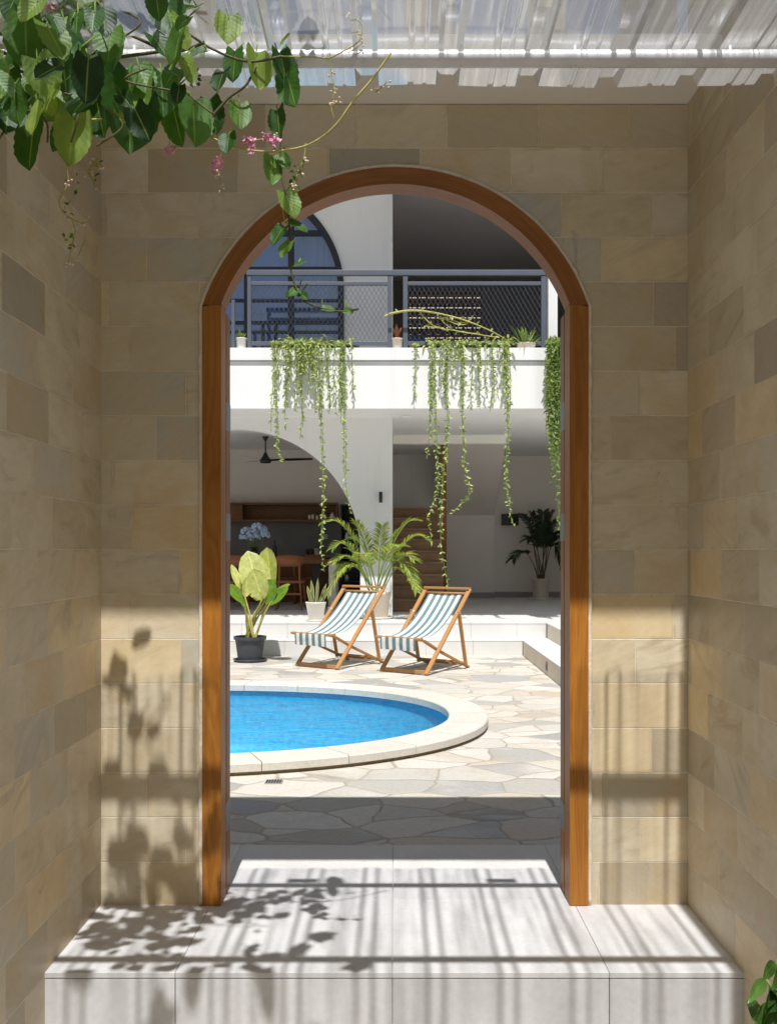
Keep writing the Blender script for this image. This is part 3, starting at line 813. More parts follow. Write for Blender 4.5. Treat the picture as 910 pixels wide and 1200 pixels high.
# ---- arched window
win = MB()
def arch_strip(b, r0, r1, y0, y1, zb):
    po = [(wcx + r1, zb)] + warch(r1) + [(wcx - r1, zb)]; pi_ = [(wcx + r0, zb)] + warch(r0) + [(wcx - r0, zb)]
    rows = [[b.bm.verts.new((p[0], y0, p[1])), b.bm.verts.new((p[0], y1, p[1])), b.bm.verts.new((q[0], y1, q[1])), b.bm.verts.new((q[0], y0, q[1]))] for p, q in zip(po, pi_)]
    for r_, q_ in zip(rows, rows[1:]):
        for k in range(4): b.face([r_[k], r_[(k + 1) % 4], q_[(k + 1) % 4], q_[k]])
    b.face(rows[0]); b.face(list(reversed(rows[-1])))
arch_strip(win, wr - .075, wr + .012, 14.17, 14.27, FL2 + .002)
def inside(z): return wr - .05 if z < wcz else math.sqrt(max(0, (wr - .05) ** 2 - (z - wcz) ** 2))
def mull_v(u, w):
    x = (u - U0) * 14.2 / F; top = wcz + math.sqrt(max(0, (wr - .05) ** 2 - (x - wcx) ** 2))
    win.box(x - w / 2, x + w / 2, 14.185, 14.25, FL2 + .004, top)
def mull_h(v, w, x0=None, x1=None):
    z = CAMZ + (V0 - v) * 14.2 / F; hw = inside(z)
    win.box(wcx - hw if x0 is None else x0, wcx + hw if x1 is None else x1, 14.19, 14.245, z - w / 2, z + w / 2)
for u in (211, 288, 341): mull_v(u, .085 if u != 288 else .05)
for v, w in ((273, .075), (314, .03), (352, .04), (378, .045), (389, .035)): mull_h(v, w)
for u in (308, 323):
    x = (u - U0) * 14.2 / F; win.box(x - .022, x + .022, 14.192, 14.243, FL2 + .005, CAMZ + (V0 - 379) * 14.2 / F)
wframe = win.build('arched_window', M['black_frame'], house)
b = MB(); vs = [b.bm.verts.new((x, 14.222, z)) for x, z in [(wcx + wr - .06, FL2 + .01)] + warch(wr - .06) + [(wcx - wr + .06, FL2 + .01)]]
b.face(vs); b.build('pane', M['pane'], wframe)
b = MB()
for i in range(14):
    z1 = 6.55 - i * .235
    b.box(wcx - wr, wcx + .75, 14.50 + .012 * (i % 2), 14.512 + .012 * (i % 2), z1 - .225, z1)
b.build('blind', M['blind'], wframe)
b = MB(); prev = None
for i in range(41):
    x = wcx + .80 + i * .019; y = 14.55 + .03 * math.sin(i * 1.3)
    cur = (b.bm.verts.new((x, y, FL2 + .02)), b.bm.verts.new((x, y, 6.5)))
    if prev: b.face([prev[0], cur[0], cur[1], prev[1]], None, True)
    prev = cur
b.build('curtain', M['curtain'], wframe)
boxo('bedroom_wall', M['room'], house, -6.2, XW - .21, 17.0, 17.1, FL2 + .003, CE2 + .79)
# ---- ground floor rooms
boxo('kitchen_back_wall', M['room'], house, -6.2, -.24, 18.60, 18.72, TERR + .001, SOF - .001)
boxo('kitchen_partition', M['room'], house, XW - .20, XW - .003, 14.422, 19.96, TERR + .001, SOF - .001)
boxo('outer_left_wall', M['room'], house, -6.35, -6.205, 14.2, 20.0, FL2 + .002, CE2 + .8)
boxo('backsplash', M['concrete'], house, -6.1, -.97, 18.575, 18.598, 1.10, 1.72)
boxo('hall_back_wall', M['room'], house, XW, 5.2, 19.90, 20.02, TERR + .001, SOF - .001)
boxo('hall_right_wall', M['room'], house, 4.3, 5.2, 16.6, 19.9, TERR + .001, SOF - .001)  # unseen wall, put back in part to darken the stair hall
boxo('ceiling_beam', M['white_warm'], house, XW + .003, 1.88, 16.30, 16.48, 2.965, SOF)
b = MB(); b.box(2.0, 4.3, 19.875, 19.899, TERR + .001, TERR + .11); b.box(.905, 1.995, 19.57, 19.598, TERR + .001, TERR + .11)
b.build('skirting_board', M['skirting'], house)
b = MB()                                                     # closet under the second flight + sloping underside
x0, x1 = .90, 1.994
b.prism_x([(19.6, TERR + .001), (19.898, TERR + .001), (19.898, SOF - .002), (17.64, SOF - .002), (19.6, 1.89)], x0, x1)
b.build('stair_underside', M['room'], house)
stair = boxo('staircase', M['stair_wood'], house, .785, .898, 16.75, 19.56, TERR + .002, TERR + .10)
for i in range(9):
    y = 15.2 + .28 * i; z = TERR + .19 * (i + 1)
    b = MB(); b.box(XW + .004, .784, y + .012, (y + .30) if i < 8 else 19.59, TERR + .002, z - .031); b.box(XW + .004, .784, y - .012, y + .285 if i < 8 else 19.59, z - .03, z, .004)
    b.build('tread', M['stair_wood'], stair)
boxo('newel_panel', wood_mat('orange brown stair panel', (.26, .10, .03), (.17, .06, .018), 2, knot=False), stair, .795, .885, 16.70, 16.76, TERR + .002, SOF - .004)
boxo('stair_back_wall', M['white'], house, XW + .002, .9, 19.60, 19.72, 1.95, SOF - .001)

dl = empty('ceiling_light', P(474, 487, 13.95), 'round recessed ceiling light by the wall corner', 'ceiling light')
b = MB(); c = V((.16, 14.0, SOF - .014)); b.lathe([(0, 0), (.07, 0), (.085, .004), (.085, .013)], c, 24)
dl.location = c; b.build('trim_ring', M['white'], dl)
def wall_lamp(p, label, w=.05, h=.155, d=.07):
    o = empty('wall_lamp', p, label, 'wall lamp')
    b = MB(); b.tube([p + V((0, -d, -h / 2)), p + V((0, -d, h / 2))], w / 2, 16); b.build('shade', M['black'], o)
    b = MB(); b.box(p.x - .015, p.x + .015, p.y - d, p.y - .002, p.z - .02, p.z + .02); b.build('bracket', M['black'], o)
wall_lamp(P(446, 583, 14.199), 'small black cylinder lamp on the white wall above the palm')
tv = empty('wall_box', P(597, 609, 19.89), 'black wall mounted box on the shaded wall beside the dark palm', 'wall box')
c = P(597, 609, 19.88)
boxo('case', M['black'], tv, c.x - .17, c.x + .17, 19.80, 19.895, c.z - .115, c.z + .115, bev=.01)
boxo('cover', plain('dark glossy cover', (.02, .02, .022), .2, .1), tv, c.x - .155, c.x + .155, 19.794, 19.802, c.z - .10, c.z + .10, bev=.002)

# ---- balcony railing
rail = empty('balcony_railing', (0, 13.2, 3.89), 'blue grey balcony railing with expanded metal mesh panels', 'railing')
YR = 13.2
def zr(v): return CAMZ + (V0 - v) * YR / F
def xr(u): return (u - U0) * YR / F
zt = zr(320.5)
def rbox(name, u0, u1, z0, z1, d=.05):
    return boxo(name, M['railing'], rail, xr(u0), xr(u1), YR - d / 2, YR + d / 2, z0, z1, bev=.003)
rbox('post', 271.5, 275.5, 3.891, zr(352)); rbox('post', 290, 294.6, 3.891, zt - .032); rbox('post', 454, 458.8, 3.891, zt - .032)
rbox('post', 472, 477.5, 3.891, zt - .032); rbox('post', 633.5, 639.5, 3.891, zt - .032)
boxo('handrail', M['railing'], rail, xr(289), xr(641), YR - .035, YR + .035, zt - .03, zt + .04, bev=.004)
for u0, u1 in ((294.7, 453.9), (477.6, 633.4)):
    rbox('rail', u0, u1, zr(334.5), zr(330.5), .04); rbox('rail', u0, u1, zr(405), zr(400.5), .04)
    b = MB(); x0, x1, z0, z1 = xr(u0), xr(u1), zr(400.5), zr(334.5); st = .062; sl_ = 1.75
    wz = (z1 - z0)
    for sgn in (-1, 1):
        k = x0 - wz / sl_
        while k < x1 + wz / sl_:
            # line x = k + sgn-run; clip to panel
            xa, xb = k, k + wz / sl_
            za, zb = (z0, z1) if sgn > 0 else (z1, z0)
            ta, tb = 0.0, 1.0
            if xa < x0: ta = (x0 - xa) / (xb - xa)
            if xb > x1: tb = (x1 - xa) / (xb - xa)
            if ta < tb:
                pa = V((xa + (xb - xa) * ta, YR + .004 * sgn, za + (zb - za) * ta)); pb = V((xa + (xb - xa) * tb, YR + .004 * sgn, za + (zb - za) * tb))
                b.beam(pa, pb, .0035, .009, V((0, 1, 0)))
            k += st
    b.build('mesh_panel', M['railing'], rail)

# ================================================================== POTS AND PLANTS
def pot(parent, c, r_top, r_bot, h, mat, rim=.012, name='pot', n=28):
    b = MB()
    b.lathe([(0, 0), (r_bot * .96, 0), (r_bot, .008), (r_top * .985, h - rim * 1.6), (r_top + .004, h - rim * 1.5), (r_top + .004, h), (r_top - .012, h), (r_top - .022, h - .05), (0, h - .05)], c, n)
    b.build(name, mat, parent)
    b = MB(); b.lathe([(r_top - .0215, h - .046), (r_top * .5, h - .036), (0, h - .032)], c, 20); b.build('soil', M['soil'], parent)
def saucer(parent, c, r, h, mat):
    b = MB(); b.lathe([(0, 0), (r * .88, 0), (r, h), (r - .012, h), (r * .85, .008), (0, .008)], c, 28); b.build('saucer', mat, parent)

# broad-leaved plant in the black pot
c = P(293, 775, 11.86); c.z = PAVE
bp = empty('potted_plant', c, 'broad-leaved yellow green plant in a dark grey ribbed pot beside the pool', 'potted plant')
saucer(bp, c, .205, .035, M['pot_black'])
b = MB(); nrib = 72; prof_ = [(.0, .012), (.135, .012), (.140, .02), (.175, .262), (.196, .266), (.198, .305), (.180, .305), (.165, .25), (0, .25)]
rings_ = []
for r, z in prof_:
    rings_.append([b.bm.verts.new(c + V(((r + (.0035 if (j % 2 and .13 < r < .18) else 0)) * math.cos(2 * math.pi * j / nrib), (r + (.0035 if (j % 2 and .13 < r < .18) else 0)) * math.sin(2 * math.pi * j / nrib), z))) for j in range(nrib)] if r > 0 else [b.bm.verts.new(c + V((0, 0, z)))])
for a_, b_ in zip(rings_, rings_[1:]):
    for j in range(nrib):
        k = (j + 1) % nrib
        if len(a_) == 1: b.face([a_[0], b_[k], b_[j]])
        elif len(b_) == 1: b.face([a_[j], a_[k], b_[0]])
        else: b.face([a_[j], a_[k], b_[k], b_[j]])
b.build('pot', M['pot_black'], bp)
b = MB(); b.lathe([(.168, .255), (.08, .268), (0, .272)], c, 20); b.build('soil', M['soil'], bp)
stm = MB(); lf_p, lf_y, lf_g = MB(), MB(), MB()
def pad(t): return (math.sin(math.pi * min(1, t * .93 + .05)) ** .62) if t < .999 else .02
def bl(tgt, u0, v0, u1, v1, W, Y0, dY, nx, fold=.18, stem_v=None):
    """leaf from its base pixel to its tip pixel, on its stalk from the pot"""
    a = P(u0, v0, 11.86 + Y0); t = P(u1, v1, 11.86 + Y0 + dY)
    d = t - a
    tgt.leaf(a, d, V(nx), d.length, W, fold, .04, 0, 9, .02, 7, prof=pad)
    foot = c + V((RND.uniform(-.07, .07), RND.uniform(-.07, .07), .26))
    mid = foot.lerp(a, .5) + V((RND.uniform(-.02, .02), 0, .03))
    stm.tube(path([foot, mid, a, a + d * .25], 5), [.013] * 6 + [.010] * 5 + [.007] * 5, 7)
bl(lf_p, 306, 703, 290, 643, .37, .02, .12, (.25, -1, .25))
bl(lf_p, 307, 702, 296, 665, .26, -.10, -.05, (.3, -1, .35))
bl(lf_y, 318, 690, 313, 639, .31, .10, .10, (-.55, -.8, .3), .3)
bl(lf_g, 309, 706, 322, 678, .25, -.04, -.10, (.1, -.8, .8))
bl(lf_y, 314, 706, 340, 683, .20, .02, -.12, (-.3, -.5, .9))
bl(lf_g, 316, 708, 338, 687, .16, -.12, -.05, (.2, -.7, .8))
bl(lf_g, 285, 705, 266, 684, .17, -.06, -.15, (.2, -.8, .7))
bl(lf_p, 281, 690, 271, 660, .12, .06, .05, (.7, -.7, .1))
bl(lf_p, 287, 699, 290, 675, .14, -.05, .03, (.6, -.8, .2), .35)
bl(lf_g, 288, 712, 279, 700, .13, -.12, -.12, (.1, -.7, .8))
stm.build('stalk', M['stem_yellow'], bp); lf_p.build('pale_leaf', M['pale_leaf'], bp); lf_y.build('yellow_leaf', M['broad_leaf'], bp); lf_g.build('green_leaf', M['green_leaf'], bp)

# snake plant in a white pot on the terrace edge
c = P(370, 727.5, 13.2); c.z = TERR
sp = empty('potted_plant', c, 'snake plant with yellow edged leaves in a white tapered pot', 'potted plant')
saucer(sp, c, .135, .018, M['pot_white']); pot(sp, c + V((0, 0, .012)), .135, .095, .245, M['pot_white'])
b = MB()
for du, dv, L, W, lean in ((-6, 0, .26, .045, -.3), (-3, 0, .33, .05, -.15), (1, 0, .36, .042, .05), (4, 0, .30, .04, .5), (6, 0, .34, .04, .8), (-1, 0, .2, .045, -.5)):
    b.leaf(c + V((du * .011, RND.uniform(-.04, .04), .22)), V((lean * .6, RND.uniform(-.15, .15), 1)), V((RND.uniform(-.4, .4), -1, .1)), L, W, .25, -.02, 0, 8, .05, 5,
           prof=lambda t: (.75 + .35 * t if t < .6 else 1.0 * (1 - ((t - .6) / .4) ** 1.6)) if t < .999 else .03, twist=lean * .1)
b.build('foliage', M['snake_leaf'], sp)

def frond(tgt, stm, base, tip, sag, L_leaf, n=26, droop=.25, w=.016):
    n = int(n * 1.35)
    base, tip = V(base), V(tip); d = tip - base
    mid = (base + tip) / 2 + V((0, 0, sag))
    pts = path([base, base.lerp(mid, .55) + V((0, 0, sag * .25)), mid, mid.lerp(tip, .55) + V((0, 0, sag * .28)), tip], 7)
    stm.tube(pts, [.009 - .007 * i / len(pts) for i in range(len(pts))], 5)
    k = len(pts)
    for i in range(n):
        t = .30 + .70 * (i + .5) / n
        q = t * (k - 1); j = min(int(q), k - 2); p = pts[j].lerp(pts[j + 1], q - j)
        tan = (pts[min(j + 2, k - 1)] - pts[j]).normalized()
        sd = tan.cross(V((0, 0, 1)))
        if sd.length < .1: sd = V((1, 0, 0))
        sd.normalize(); upn = sd.cross(tan).normalized()
        for sg in (-1, 1):
            l = L_leaf * (1 - .62 * abs(t - .5) ** 1.2 * 1.6) * RND.uniform(.85, 1.1)
            dr = (tan * .75 + sd * sg * .75 + upn * .28 + rv(.10)).normalized()
            tgt.leaf(p, dr, upn, max(.05, l), w * RND.uniform(.8, 1.15), .35, droop * RND.uniform(.6, 1.3), 0, 4, 0, 3)
# areca palm in the cream pot
PYp = 13.72
c = P(441, 722, PYp); c.z = TERR
pl = empty('potted_palm', c, 'green areca palm in a speckled cream pot by the white wall corner', 'potted palm')
saucer(pl, c, .25, .03, M['pot_white']); pot(pl, c + V((0, 0, .012)), .195, .155, .36, M['pot_beige'], .03)
lf, stm = MB(), MB()
def pf(u, v, dY, sag, L_=.24, n=26, droop=.3):
    foot = c + V((RND.uniform(-.06, .06), RND.uniform(-.05, .05), .33))
    tip = P(u, v, PYp + dY)
    b0 = foot.lerp(tip, .12); b0.z = foot.z + .10
    stm.tube([foot, b0], [.016, .010], 6); frond(lf, stm, b0, tip, sag, L_, n, droop)
for a in ((383, 612, -.25, .30), (391, 642, -.35, .26), (391, 659, -.45, .22), (396, 672, -.5, .20), (384, 697, -.55, .34, .16, 20, .5), (488, 610, -.1, .26), (502, 633, -.25, .30, .2), (484, 656, -.40, .22),
          (488, 688, -.5, .36), (488, 694, -.55, .30, .16), (417, 612, -.25, .12), (448, 616, -.30, .08), (470, 640, -.55, .18), (423, 650, -.6, .14), (410, 632, .0, .2), (466, 622, .05, .14)):
    pf(*a)
stm.build('stem', M['stem_green'], pl); lf.build('frond', M['palm_leaf'], pl)
# dark palm in the recess
c = P(633, 700, 19.2); c.z = TERR
dp = empty('potted_palm', c, 'dark shaded palm in a pale round pot inside the recess', 'potted palm')
saucer(dp, c, .26, .03, M['pot_white']); pot(dp, c + V((0, 0, .02)), .165, .155, .38, M['pot_beige'], .02)
lf, stm = MB(), MB()
for u, v, dY, sag in ((604, 608, -.2, .35), (612, 604, .1, .25), (622, 602, -.1, .15), (636, 600, .2, .12), (648, 600, -.1, .2), (655, 612, -.3, .25), (601, 655, -.4, .22), (660, 640, -.3, .35), (650, 625, -.4, .2), (618, 632, -.3, .22), (641, 615, -.3, .1), (658, 660, -.4, .4)):
    foot = c + V((RND.uniform(-.06, .06), RND.uniform(-.06, .06), .36)); tip = P(u, v, 19.2 + dY)
    b0 = foot.lerp(tip, .15); b0.z = foot.z + .25
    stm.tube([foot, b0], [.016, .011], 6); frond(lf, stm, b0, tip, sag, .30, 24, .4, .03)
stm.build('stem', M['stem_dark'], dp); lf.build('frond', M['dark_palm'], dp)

# ---- small balcony pots
def small_pot(u, v_base, w_px, h_px, mat, label, kind):
    c = P(u, v_base, 13.22); c.z = 3.891
    k = 13.22 / F
    o = empty('potted_plant', c, label, 'potted plant')
    pot(o, c, w_px * k / 2, w_px * k / 2 * .86, h_px * k, mat, .008, 'pot', 20)
    b = MB(); top = c + V((0, 0, h_px * k - .05))
    if kind == 'succulent':
        for i in range(7):
            a = i * .9; b.leaf(top, V((math.cos(a) * .5, math.sin(a) * .5, 1)), V((-math.cos(a), -math.sin(a), .4)), RND.uniform(.14, .24), .045, .3, .1, 0, 5)
        m = M['trail_leaf']
    elif kind == 'copper':
        for i in range(10):
            a = i * .77; b.leaf(top, V((math.cos(a) * .32, math.sin(a) * .32, 1)), V((-math.cos(a), -math.sin(a), .4)), RND.uniform(.18, .30), .06, .3, .12, 0, 5)
        m = M['orange_leaf']
    else:
        for i in range(42):
            a = RND.uniform(0, 6.28); sp_ = RND.uniform(.2, 1.1)
            b.leaf(top + V((math.cos(a) * .06, math.sin(a) * .06, 0)), V((math.cos(a) * sp_, math.sin(a) * sp_, 1)), V((-math.cos(a), -math.sin(a), .4)), RND.uniform(.25, .5), .022, .3, .35, 0, 5, 0, 3)
        m = M['dense_leaf']
    b.build('foliage', m, o)
small_pot(283, 408, 12.5, 13.5, M['pot_white'], 'small white pot with a succulent at the left railing post', 'succulent')
small_pot(465, 409, 14, 13, M['pot_beige'], 'small cream pot with a copper leaved plant between the railing panels', 'copper')
small_pot(616, 408, 23, 7, M['pot_beige'], 'low pale bowl of grassy leaves at the right end of the railing', 'grass')
# navy folding chair behind the railing
nv = empty('balcony_chair', P(481, 400, 14.3), 'navy folding chair behind the balcony railing mesh', 'chair')
cc = P(481, 400, 14.3); nx_ = cc.x; ny = 14.3; nz_ = FL2
nv.location = V((nx_, ny, nz_))
boxo('backrest', M['blue_chair'], nv, nx_ - .22, nx_ + .22, ny - .02, ny + .02, nz_ + .42, nz_ + .88, bev=.015)
boxo('seat', M['blue_chair'], nv, nx_ - .22, nx_ + .22, ny + .02, ny + .45, nz_ + .40, nz_ + .44, bev=.012)
for sx in (-1, 1):
    for sy in (.02, .42):
        b = MB(); b.beam(V((nx_ + sx * .2, ny + sy, nz_ + .001)), V((nx_ + sx * .2, ny + sy, nz_ + .41)), .03, .03); b.build('leg', M['black'], nv)
boxo('tag_patch', M['snake_leaf'], nv, nx_ - .02, nx_ + .05, ny - .026, ny - .021, nz_ + .62, nz_ + .74)

# ---- trailing plants over the parapet
def strand(lf, stm, pts, size=.055, step=.035, w=.022):
    p = path(pts, 8)
    stm.tube(p, .0035, 4)
    acc = 0
    for a, b_ in zip(p, p[1:]):
        acc += (b_ - a).length
        while acc > step:
            acc -= step
            d = V((RND.uniform(-1, 1), RND.uniform(-1, .35), RND.uniform(-.9, .55)))
            lf.leaf(a, d, V((RND.uniform(-.5, .5), -1, RND.uniform(-.2, .9))), size * RND.uniform(.7, 1.25), w * RND.uniform(.8, 1.3), .2, .15, 0, 4, 0, 3)
def trailing(label, uspan, n, vr, longs, planter, fluff=90, leafm='trail_leaf', Yf=13.02, bunch=None):
    uc = sum(uspan) / 2
    o = empty('trailing_plant', P(uc, 408, 13.25), label, 'trailing plant', 'trailing plants over the balcony edge')
    o.location.z = 3.891
    k = 13.2 / F
    lf, stm = MB(), MB()
    if planter:
        x0, x1 = xr(planter[0]), xr(planter[1])
        boxo('planter_box', M['pot_black'], o, x0, x1, 13.255, 13.40, 3.8905, 3.985, bev=.006)
    for i in range(n):
        u = RND.uniform(*uspan); v1 = RND.triangular(vr[0], vr[1], vr[0] + (vr[1] - vr[0]) * .35)
        y = Yf - RND.uniform(0, .10)
        s0 = P(u + RND.uniform(-6, 6), 402, 13.27); s0.z = 3.97
        e = P(u + RND.uniform(-3, 3), v1, y)
        over = P(u, 404, y); over.z = 3.93
        m1 = over.lerp(e, .35) + V((RND.uniform(-.03, .03), 0, 0)); m2 = over.lerp(e, .7) + V((RND.uniform(-.03, .03), 0, 0))
        strand(lf, stm, [s0, over, m1, m2, e], .052, .034, .019)
    for pts in longs:
        s0 = P(pts[0][0], 402, 13.27); s0.z = 3.97
        y = Yf - RND.uniform(.02, .09)
        over = P(pts[0][0], 404, y); over.z = 3.93
        strand(lf, stm, [s0, over] + [P(u, v, y) for u, v in pts], .052, .028, .019)
        strand(lf, stm, [s0 + V((.03, 0, 0)), over + V((.03, .02, 0))] + [P(u + 1.5, v - 4, y + .02) for u, v in pts[:-1]], .05, .04, .022)
    for i in range(bunch[3] if bunch else 0):
        u = RND.triangular(bunch[0], bunch[1]); v1 = RND.triangular(418, bunch[2], 425); y = Yf - RND.uniform(0, .12)
        over = P(u, 404, y); over.z = 3.95; e = P(u + RND.uniform(-5, 5), v1, y - .02)
        strand(lf, stm, [over + V((0, .2, .02)), over, over.lerp(e, .5) + rv(.03), e], .06, .022, .022)
    for i in range(fluff):
        q = P(RND.uniform(*uspan), 400, 13.3); q = V((q.x, RND.uniform(13.0, 13.38), 3.93 + RND.uniform(-.02, .09)))
        lf.leaf(q, V((RND.uniform(-1, 1), RND.uniform(-1, .3), RND.uniform(-.2, 1))), V((0, -.5, 1)), RND.uniform(.07, .14), .032, .2, .4, 0, 4, 0, 3)
    stm.build('stem', M['stem_green'], o); lf.build('foliage', M[leafm], o)
    return o
trailing('trailing plant with feathery strands below the left railing panel', (318, 413), 21, (420, 535),
         [[(322, 440), (324, 500), (325, 530), (333, 542)], [(335, 450), (334, 480), (335, 505)], [(374, 440), (376, 500), (378, 580), (376, 640), (380, 670)], [(402, 440), (403, 500), (404, 560), (410, 602)], [(352, 440), (355, 500)]],
         (308, 420), 120, bunch=(330, 372, 458, 15))
trailing('trailing plant with long thin strands below the right railing panel', (497, 600), 22, (416, 515),
         [[(504, 440), (503, 490), (502, 515), (500, 538)], [(508, 450), (510, 520), (512, 570), (503, 605), (506, 640)], [(522, 450), (524, 500), (518, 560), (516, 630), (525, 690)],
          [(540, 440), (541, 480), (543, 540), (549, 580), (538, 592), (530, 602)], [(592, 440), (594, 490), (592, 560), (597, 600), (603, 620)], [(486, 425), (485, 470)], [(560, 440), (562, 480)]],
         (490, 606), 120, bunch=(500, 560, 440, 4))
ds = trailing('dense leafy hanging plant spilling down beside the right door jamb', (641, 672), 70, (450, 590),
         [[(648, 480), (652, 560), (655, 622)], [(656, 480), (657, 600)]], (636, 690), 160, 'dense_leaf', 12.99)
# looping bare yellow-green stems of the right planter
lp = empty('arching_stem', P(600, 400, 13.15), 'long arching yellow green stem looping in front of the right railing mesh', 'plant stem')
b, lf = MB(), MB()
p1 = path([P(602, 404, 13.16), P(575, 388, 13.10), P(540, 374, 13.06), P(505, 366, 13.05), P(480, 364, 13.06), P(455, 368, 13.08)], 8)
b.tube(p1, [.008 + .008 * min(1, abs(i - 5) / 30) for i in range(len(p1))], 6)
for q in ([(492, 366), (505, 380), (525, 388)], [(512, 370), (528, 385), (545, 390), (562, 391)], [(498, 382), (530, 387), (560, 392), (585, 396)], [(520, 372), (540, 378), (552, 374)], [(515, 371), (535, 380), (546, 380)]):
    pp = path([P(u, v, 13.08) for u, v in q], 6); b.tube(pp, .007, 5)
    for a in pp[::3]: lf.leaf(a, rv() + V((0, 0, .6)), V((0, -1, .3)), .07, .025, .2, .2, 0, 4, 0, 3)
for a in p1[::4]: lf.leaf(a, rv() + V((0, 0, .6)), V((0, -1, .3)), .075, .03, .2, .2, 0, 4, 0, 3)
b.build('stem', M['stem_yellow'], lp); lf.build('foliage', M['trail_leaf'], lp)

# ================================================================== DECK CHAIRS
def deck_chair():
    o = empty('deck_chair', (0, 0, 0), 'wooden deck chair with teal and white striped sling nearest the pool', 'deck chair', 'striped deck chairs')
    # local: x right (viewer), +y towards the back, width .60; right front foot at the origin's right
    W = .60; hw = W / 2
    def S(x, s, h): return V((x, s, h))
    # long frame: foot (s=0) to head (s=.85,h=.885)
    for sx in (-1, 1):
        b = MB(); b.beam(S(sx * hw, -.005, .012), S(sx * hw, .865, .90), .026, .048, V((1, 0, 0)), .004); b.build('back_rail', M['teak'], o)
    b = MB(); b.beam(S(-hw + .013, .02, .03), S(hw - .013, .02, .03), .028, .04, bev=.004); b.build('foot_bar', M['teak'], o)
    b = MB(); b.beam(S(-hw - .012, .845, .905), S(hw + .012, .845, .905), .05, .026, bev=.004); b.build('head_bar', M['teak'], o)
    b = MB(); b.tube([S(-hw, .815, .85), S(hw, .815, .85)], .012, 10); b.build('head_dowel', M['teak'], o)
    # seat frame
    hi = hw - .032
    for sx in (-1, 1):
        pts = [S(sx * hi, -.10, .392), S(sx * hi, .0, .372), S(sx * hi, .30, .235), S(sx * hi, .88, .012)]
        b = MB()
        for a, c_ in zip(pts, pts[1:]): b.beam(a, c_, .024, .045, V((1, 0, 0)), .004, .012)
        b.build('seat_rail', M['teak'], o)
    b = MB(); b.beam(S(-hw - .005, -.085, .395), S(hw + .005, -.085, .395), .05, .026, bev=.004); b.build('seat_bar', M['teak'], o)
    for s_, h_ in ((.70, .085), (.80, .05)):
        b = MB(); b.beam(S(-hi, s_, h_), S(hi, s_, h_), .028, .022, bev=.003); b.build('notch_bar', M['teak'], o)
    # prop
    hp = hw + .026
    for sx in (-1, 1):
        b = MB(); b.beam(S(sx * hp, .60, .655), S(sx * hp, .745, .045), .022, .04, V((1, 0, 0)), .003); b.build('prop_leg', M['teak'], o)
        b = MB(); b.tube([S(sx * (hw - .02), .60, .64), S(sx * (hp + .018), .60, .64)], .008, 10); b.build('pivot_bolt', M['steel'], o)
    b = MB(); b.tube([S(-hp, .735, .075), S(hp, .735, .075)], .011, 10); b.build('prop_bar', M['teak'], o)
    # sling
    b = MB(); sw = .235
    prof = path([(0, .838, .862), (0, .70, .72), (0, .50, .553), (0, .30, .445), (0, .12, .397), (0, -.06, .405), (0, -.105, .408), (0, -.112, .36), (0, -.105, .265)], 5)
    nx = 10; L = 0; prev = None
    for i, q in enumerate(prof):
        if i: L += (q - prof[i - 1]).length
        row = [b.bm.verts.new((-sw + 2 * sw * j / nx, q.y, q.z - .018 * (1 - (2 * j / nx - 1) ** 2) * (1 if q.z > .3 and q.y > 0 else .1))) for j in range(nx + 1)]
        if prev:
            for j in range(nx): b.face([prev[j], prev[j + 1], row[j + 1], row[j]], [(j / nx, L0), ((j + 1) / nx, L0), ((j + 1) / nx, L), (j / nx, L)], True)
        prev = row; L0 = L
    b.build('sling', M['stripe'], o, False)
    return o
d1 = deck_chair()
d2 = copy_tree(d1)
d2['label'] = 'wooden deck chair with striped sling, the right one nearer the low side step'
d1['label'] = 'wooden deck chair with striped sling, the left one in front of the cream palm pot'
wd = V((.8, -.6, 0)); rot = math.atan2(wd.y, wd.x)
for o, fr_ in ((d1, V((-.645, 11.0, PAVE))), (d2, V((.3375, 10.5, PAVE)))):
    o.location = fr_ - wd * .30; o.rotation_euler = (0, 0, rot)

# ================================================================== KITCHEN
fan = empty('ceiling_fan', P(311, 530, 16.5), 'black ceiling fan with long blades under the kitchen ceiling', 'ceiling fan')
fc = P(311, 530, 16.5); fan.location = V((fc.x, 16.5, 2.70))
b = MB(); b.lathe([(.012, -.08), (.06, 0)], (fc.x, 16.5, SOF - .002), 20); b.build('canopy', M['black'], fan)
b = MB(); b.tube([(fc.x, 16.5, 2.80), (fc.x, 16.5, SOF - .04)], .012, 10); b.build('rod', M['black'], fan)
b = MB(); b.lathe([(0, -.065), (.08, -.06), (.10, -.03), (.095, -.01), (.05, .05), (.02, .12), (0, .12)], (fc.x, 16.5, 2.72), 24); b.build('motor', M['black'], fan)
for k in range(3):
    a = math.radians(4 + 120 * k); d = V((math.cos(a), math.sin(a), 0)); b = MB()
    b.leaf(V((fc.x, 16.5, 2.71)) + d * .07, d + V((0, 0, .03)), V((0, 0, 1)) + V((-d.y, d.x, 0)) * .2, .72, .14, .02, 0, 0, 6, 0, 3, prof=lambda t: .75 + .3 * math.sin(math.pi * t))
    bmesh.ops.solidify(b.bm, geom=b.bm.faces[:], thickness=.012)
    b.build('blade', M['black'], fan)
cab = empty('wall_cabinet', (-3, 18.4, 1.72), 'long brown wooden wall shelf above the cement backsplash', 'cabinet')
xr_ = -1.06
boxo('back_panel', M['wood_x'], cab, -6.1, xr_, 18.56, 18.597, 1.722, 2.08)
boxo('bottom_board', M['wood_x'], cab, -6.1, xr_, 18.22, 18.558, 1.722, 1.762, bev=.003)
boxo('top_board', M['wood_x'], cab, -6.1, xr_, 18.22, 18.558, 2.04, 2.08, bev=.003)
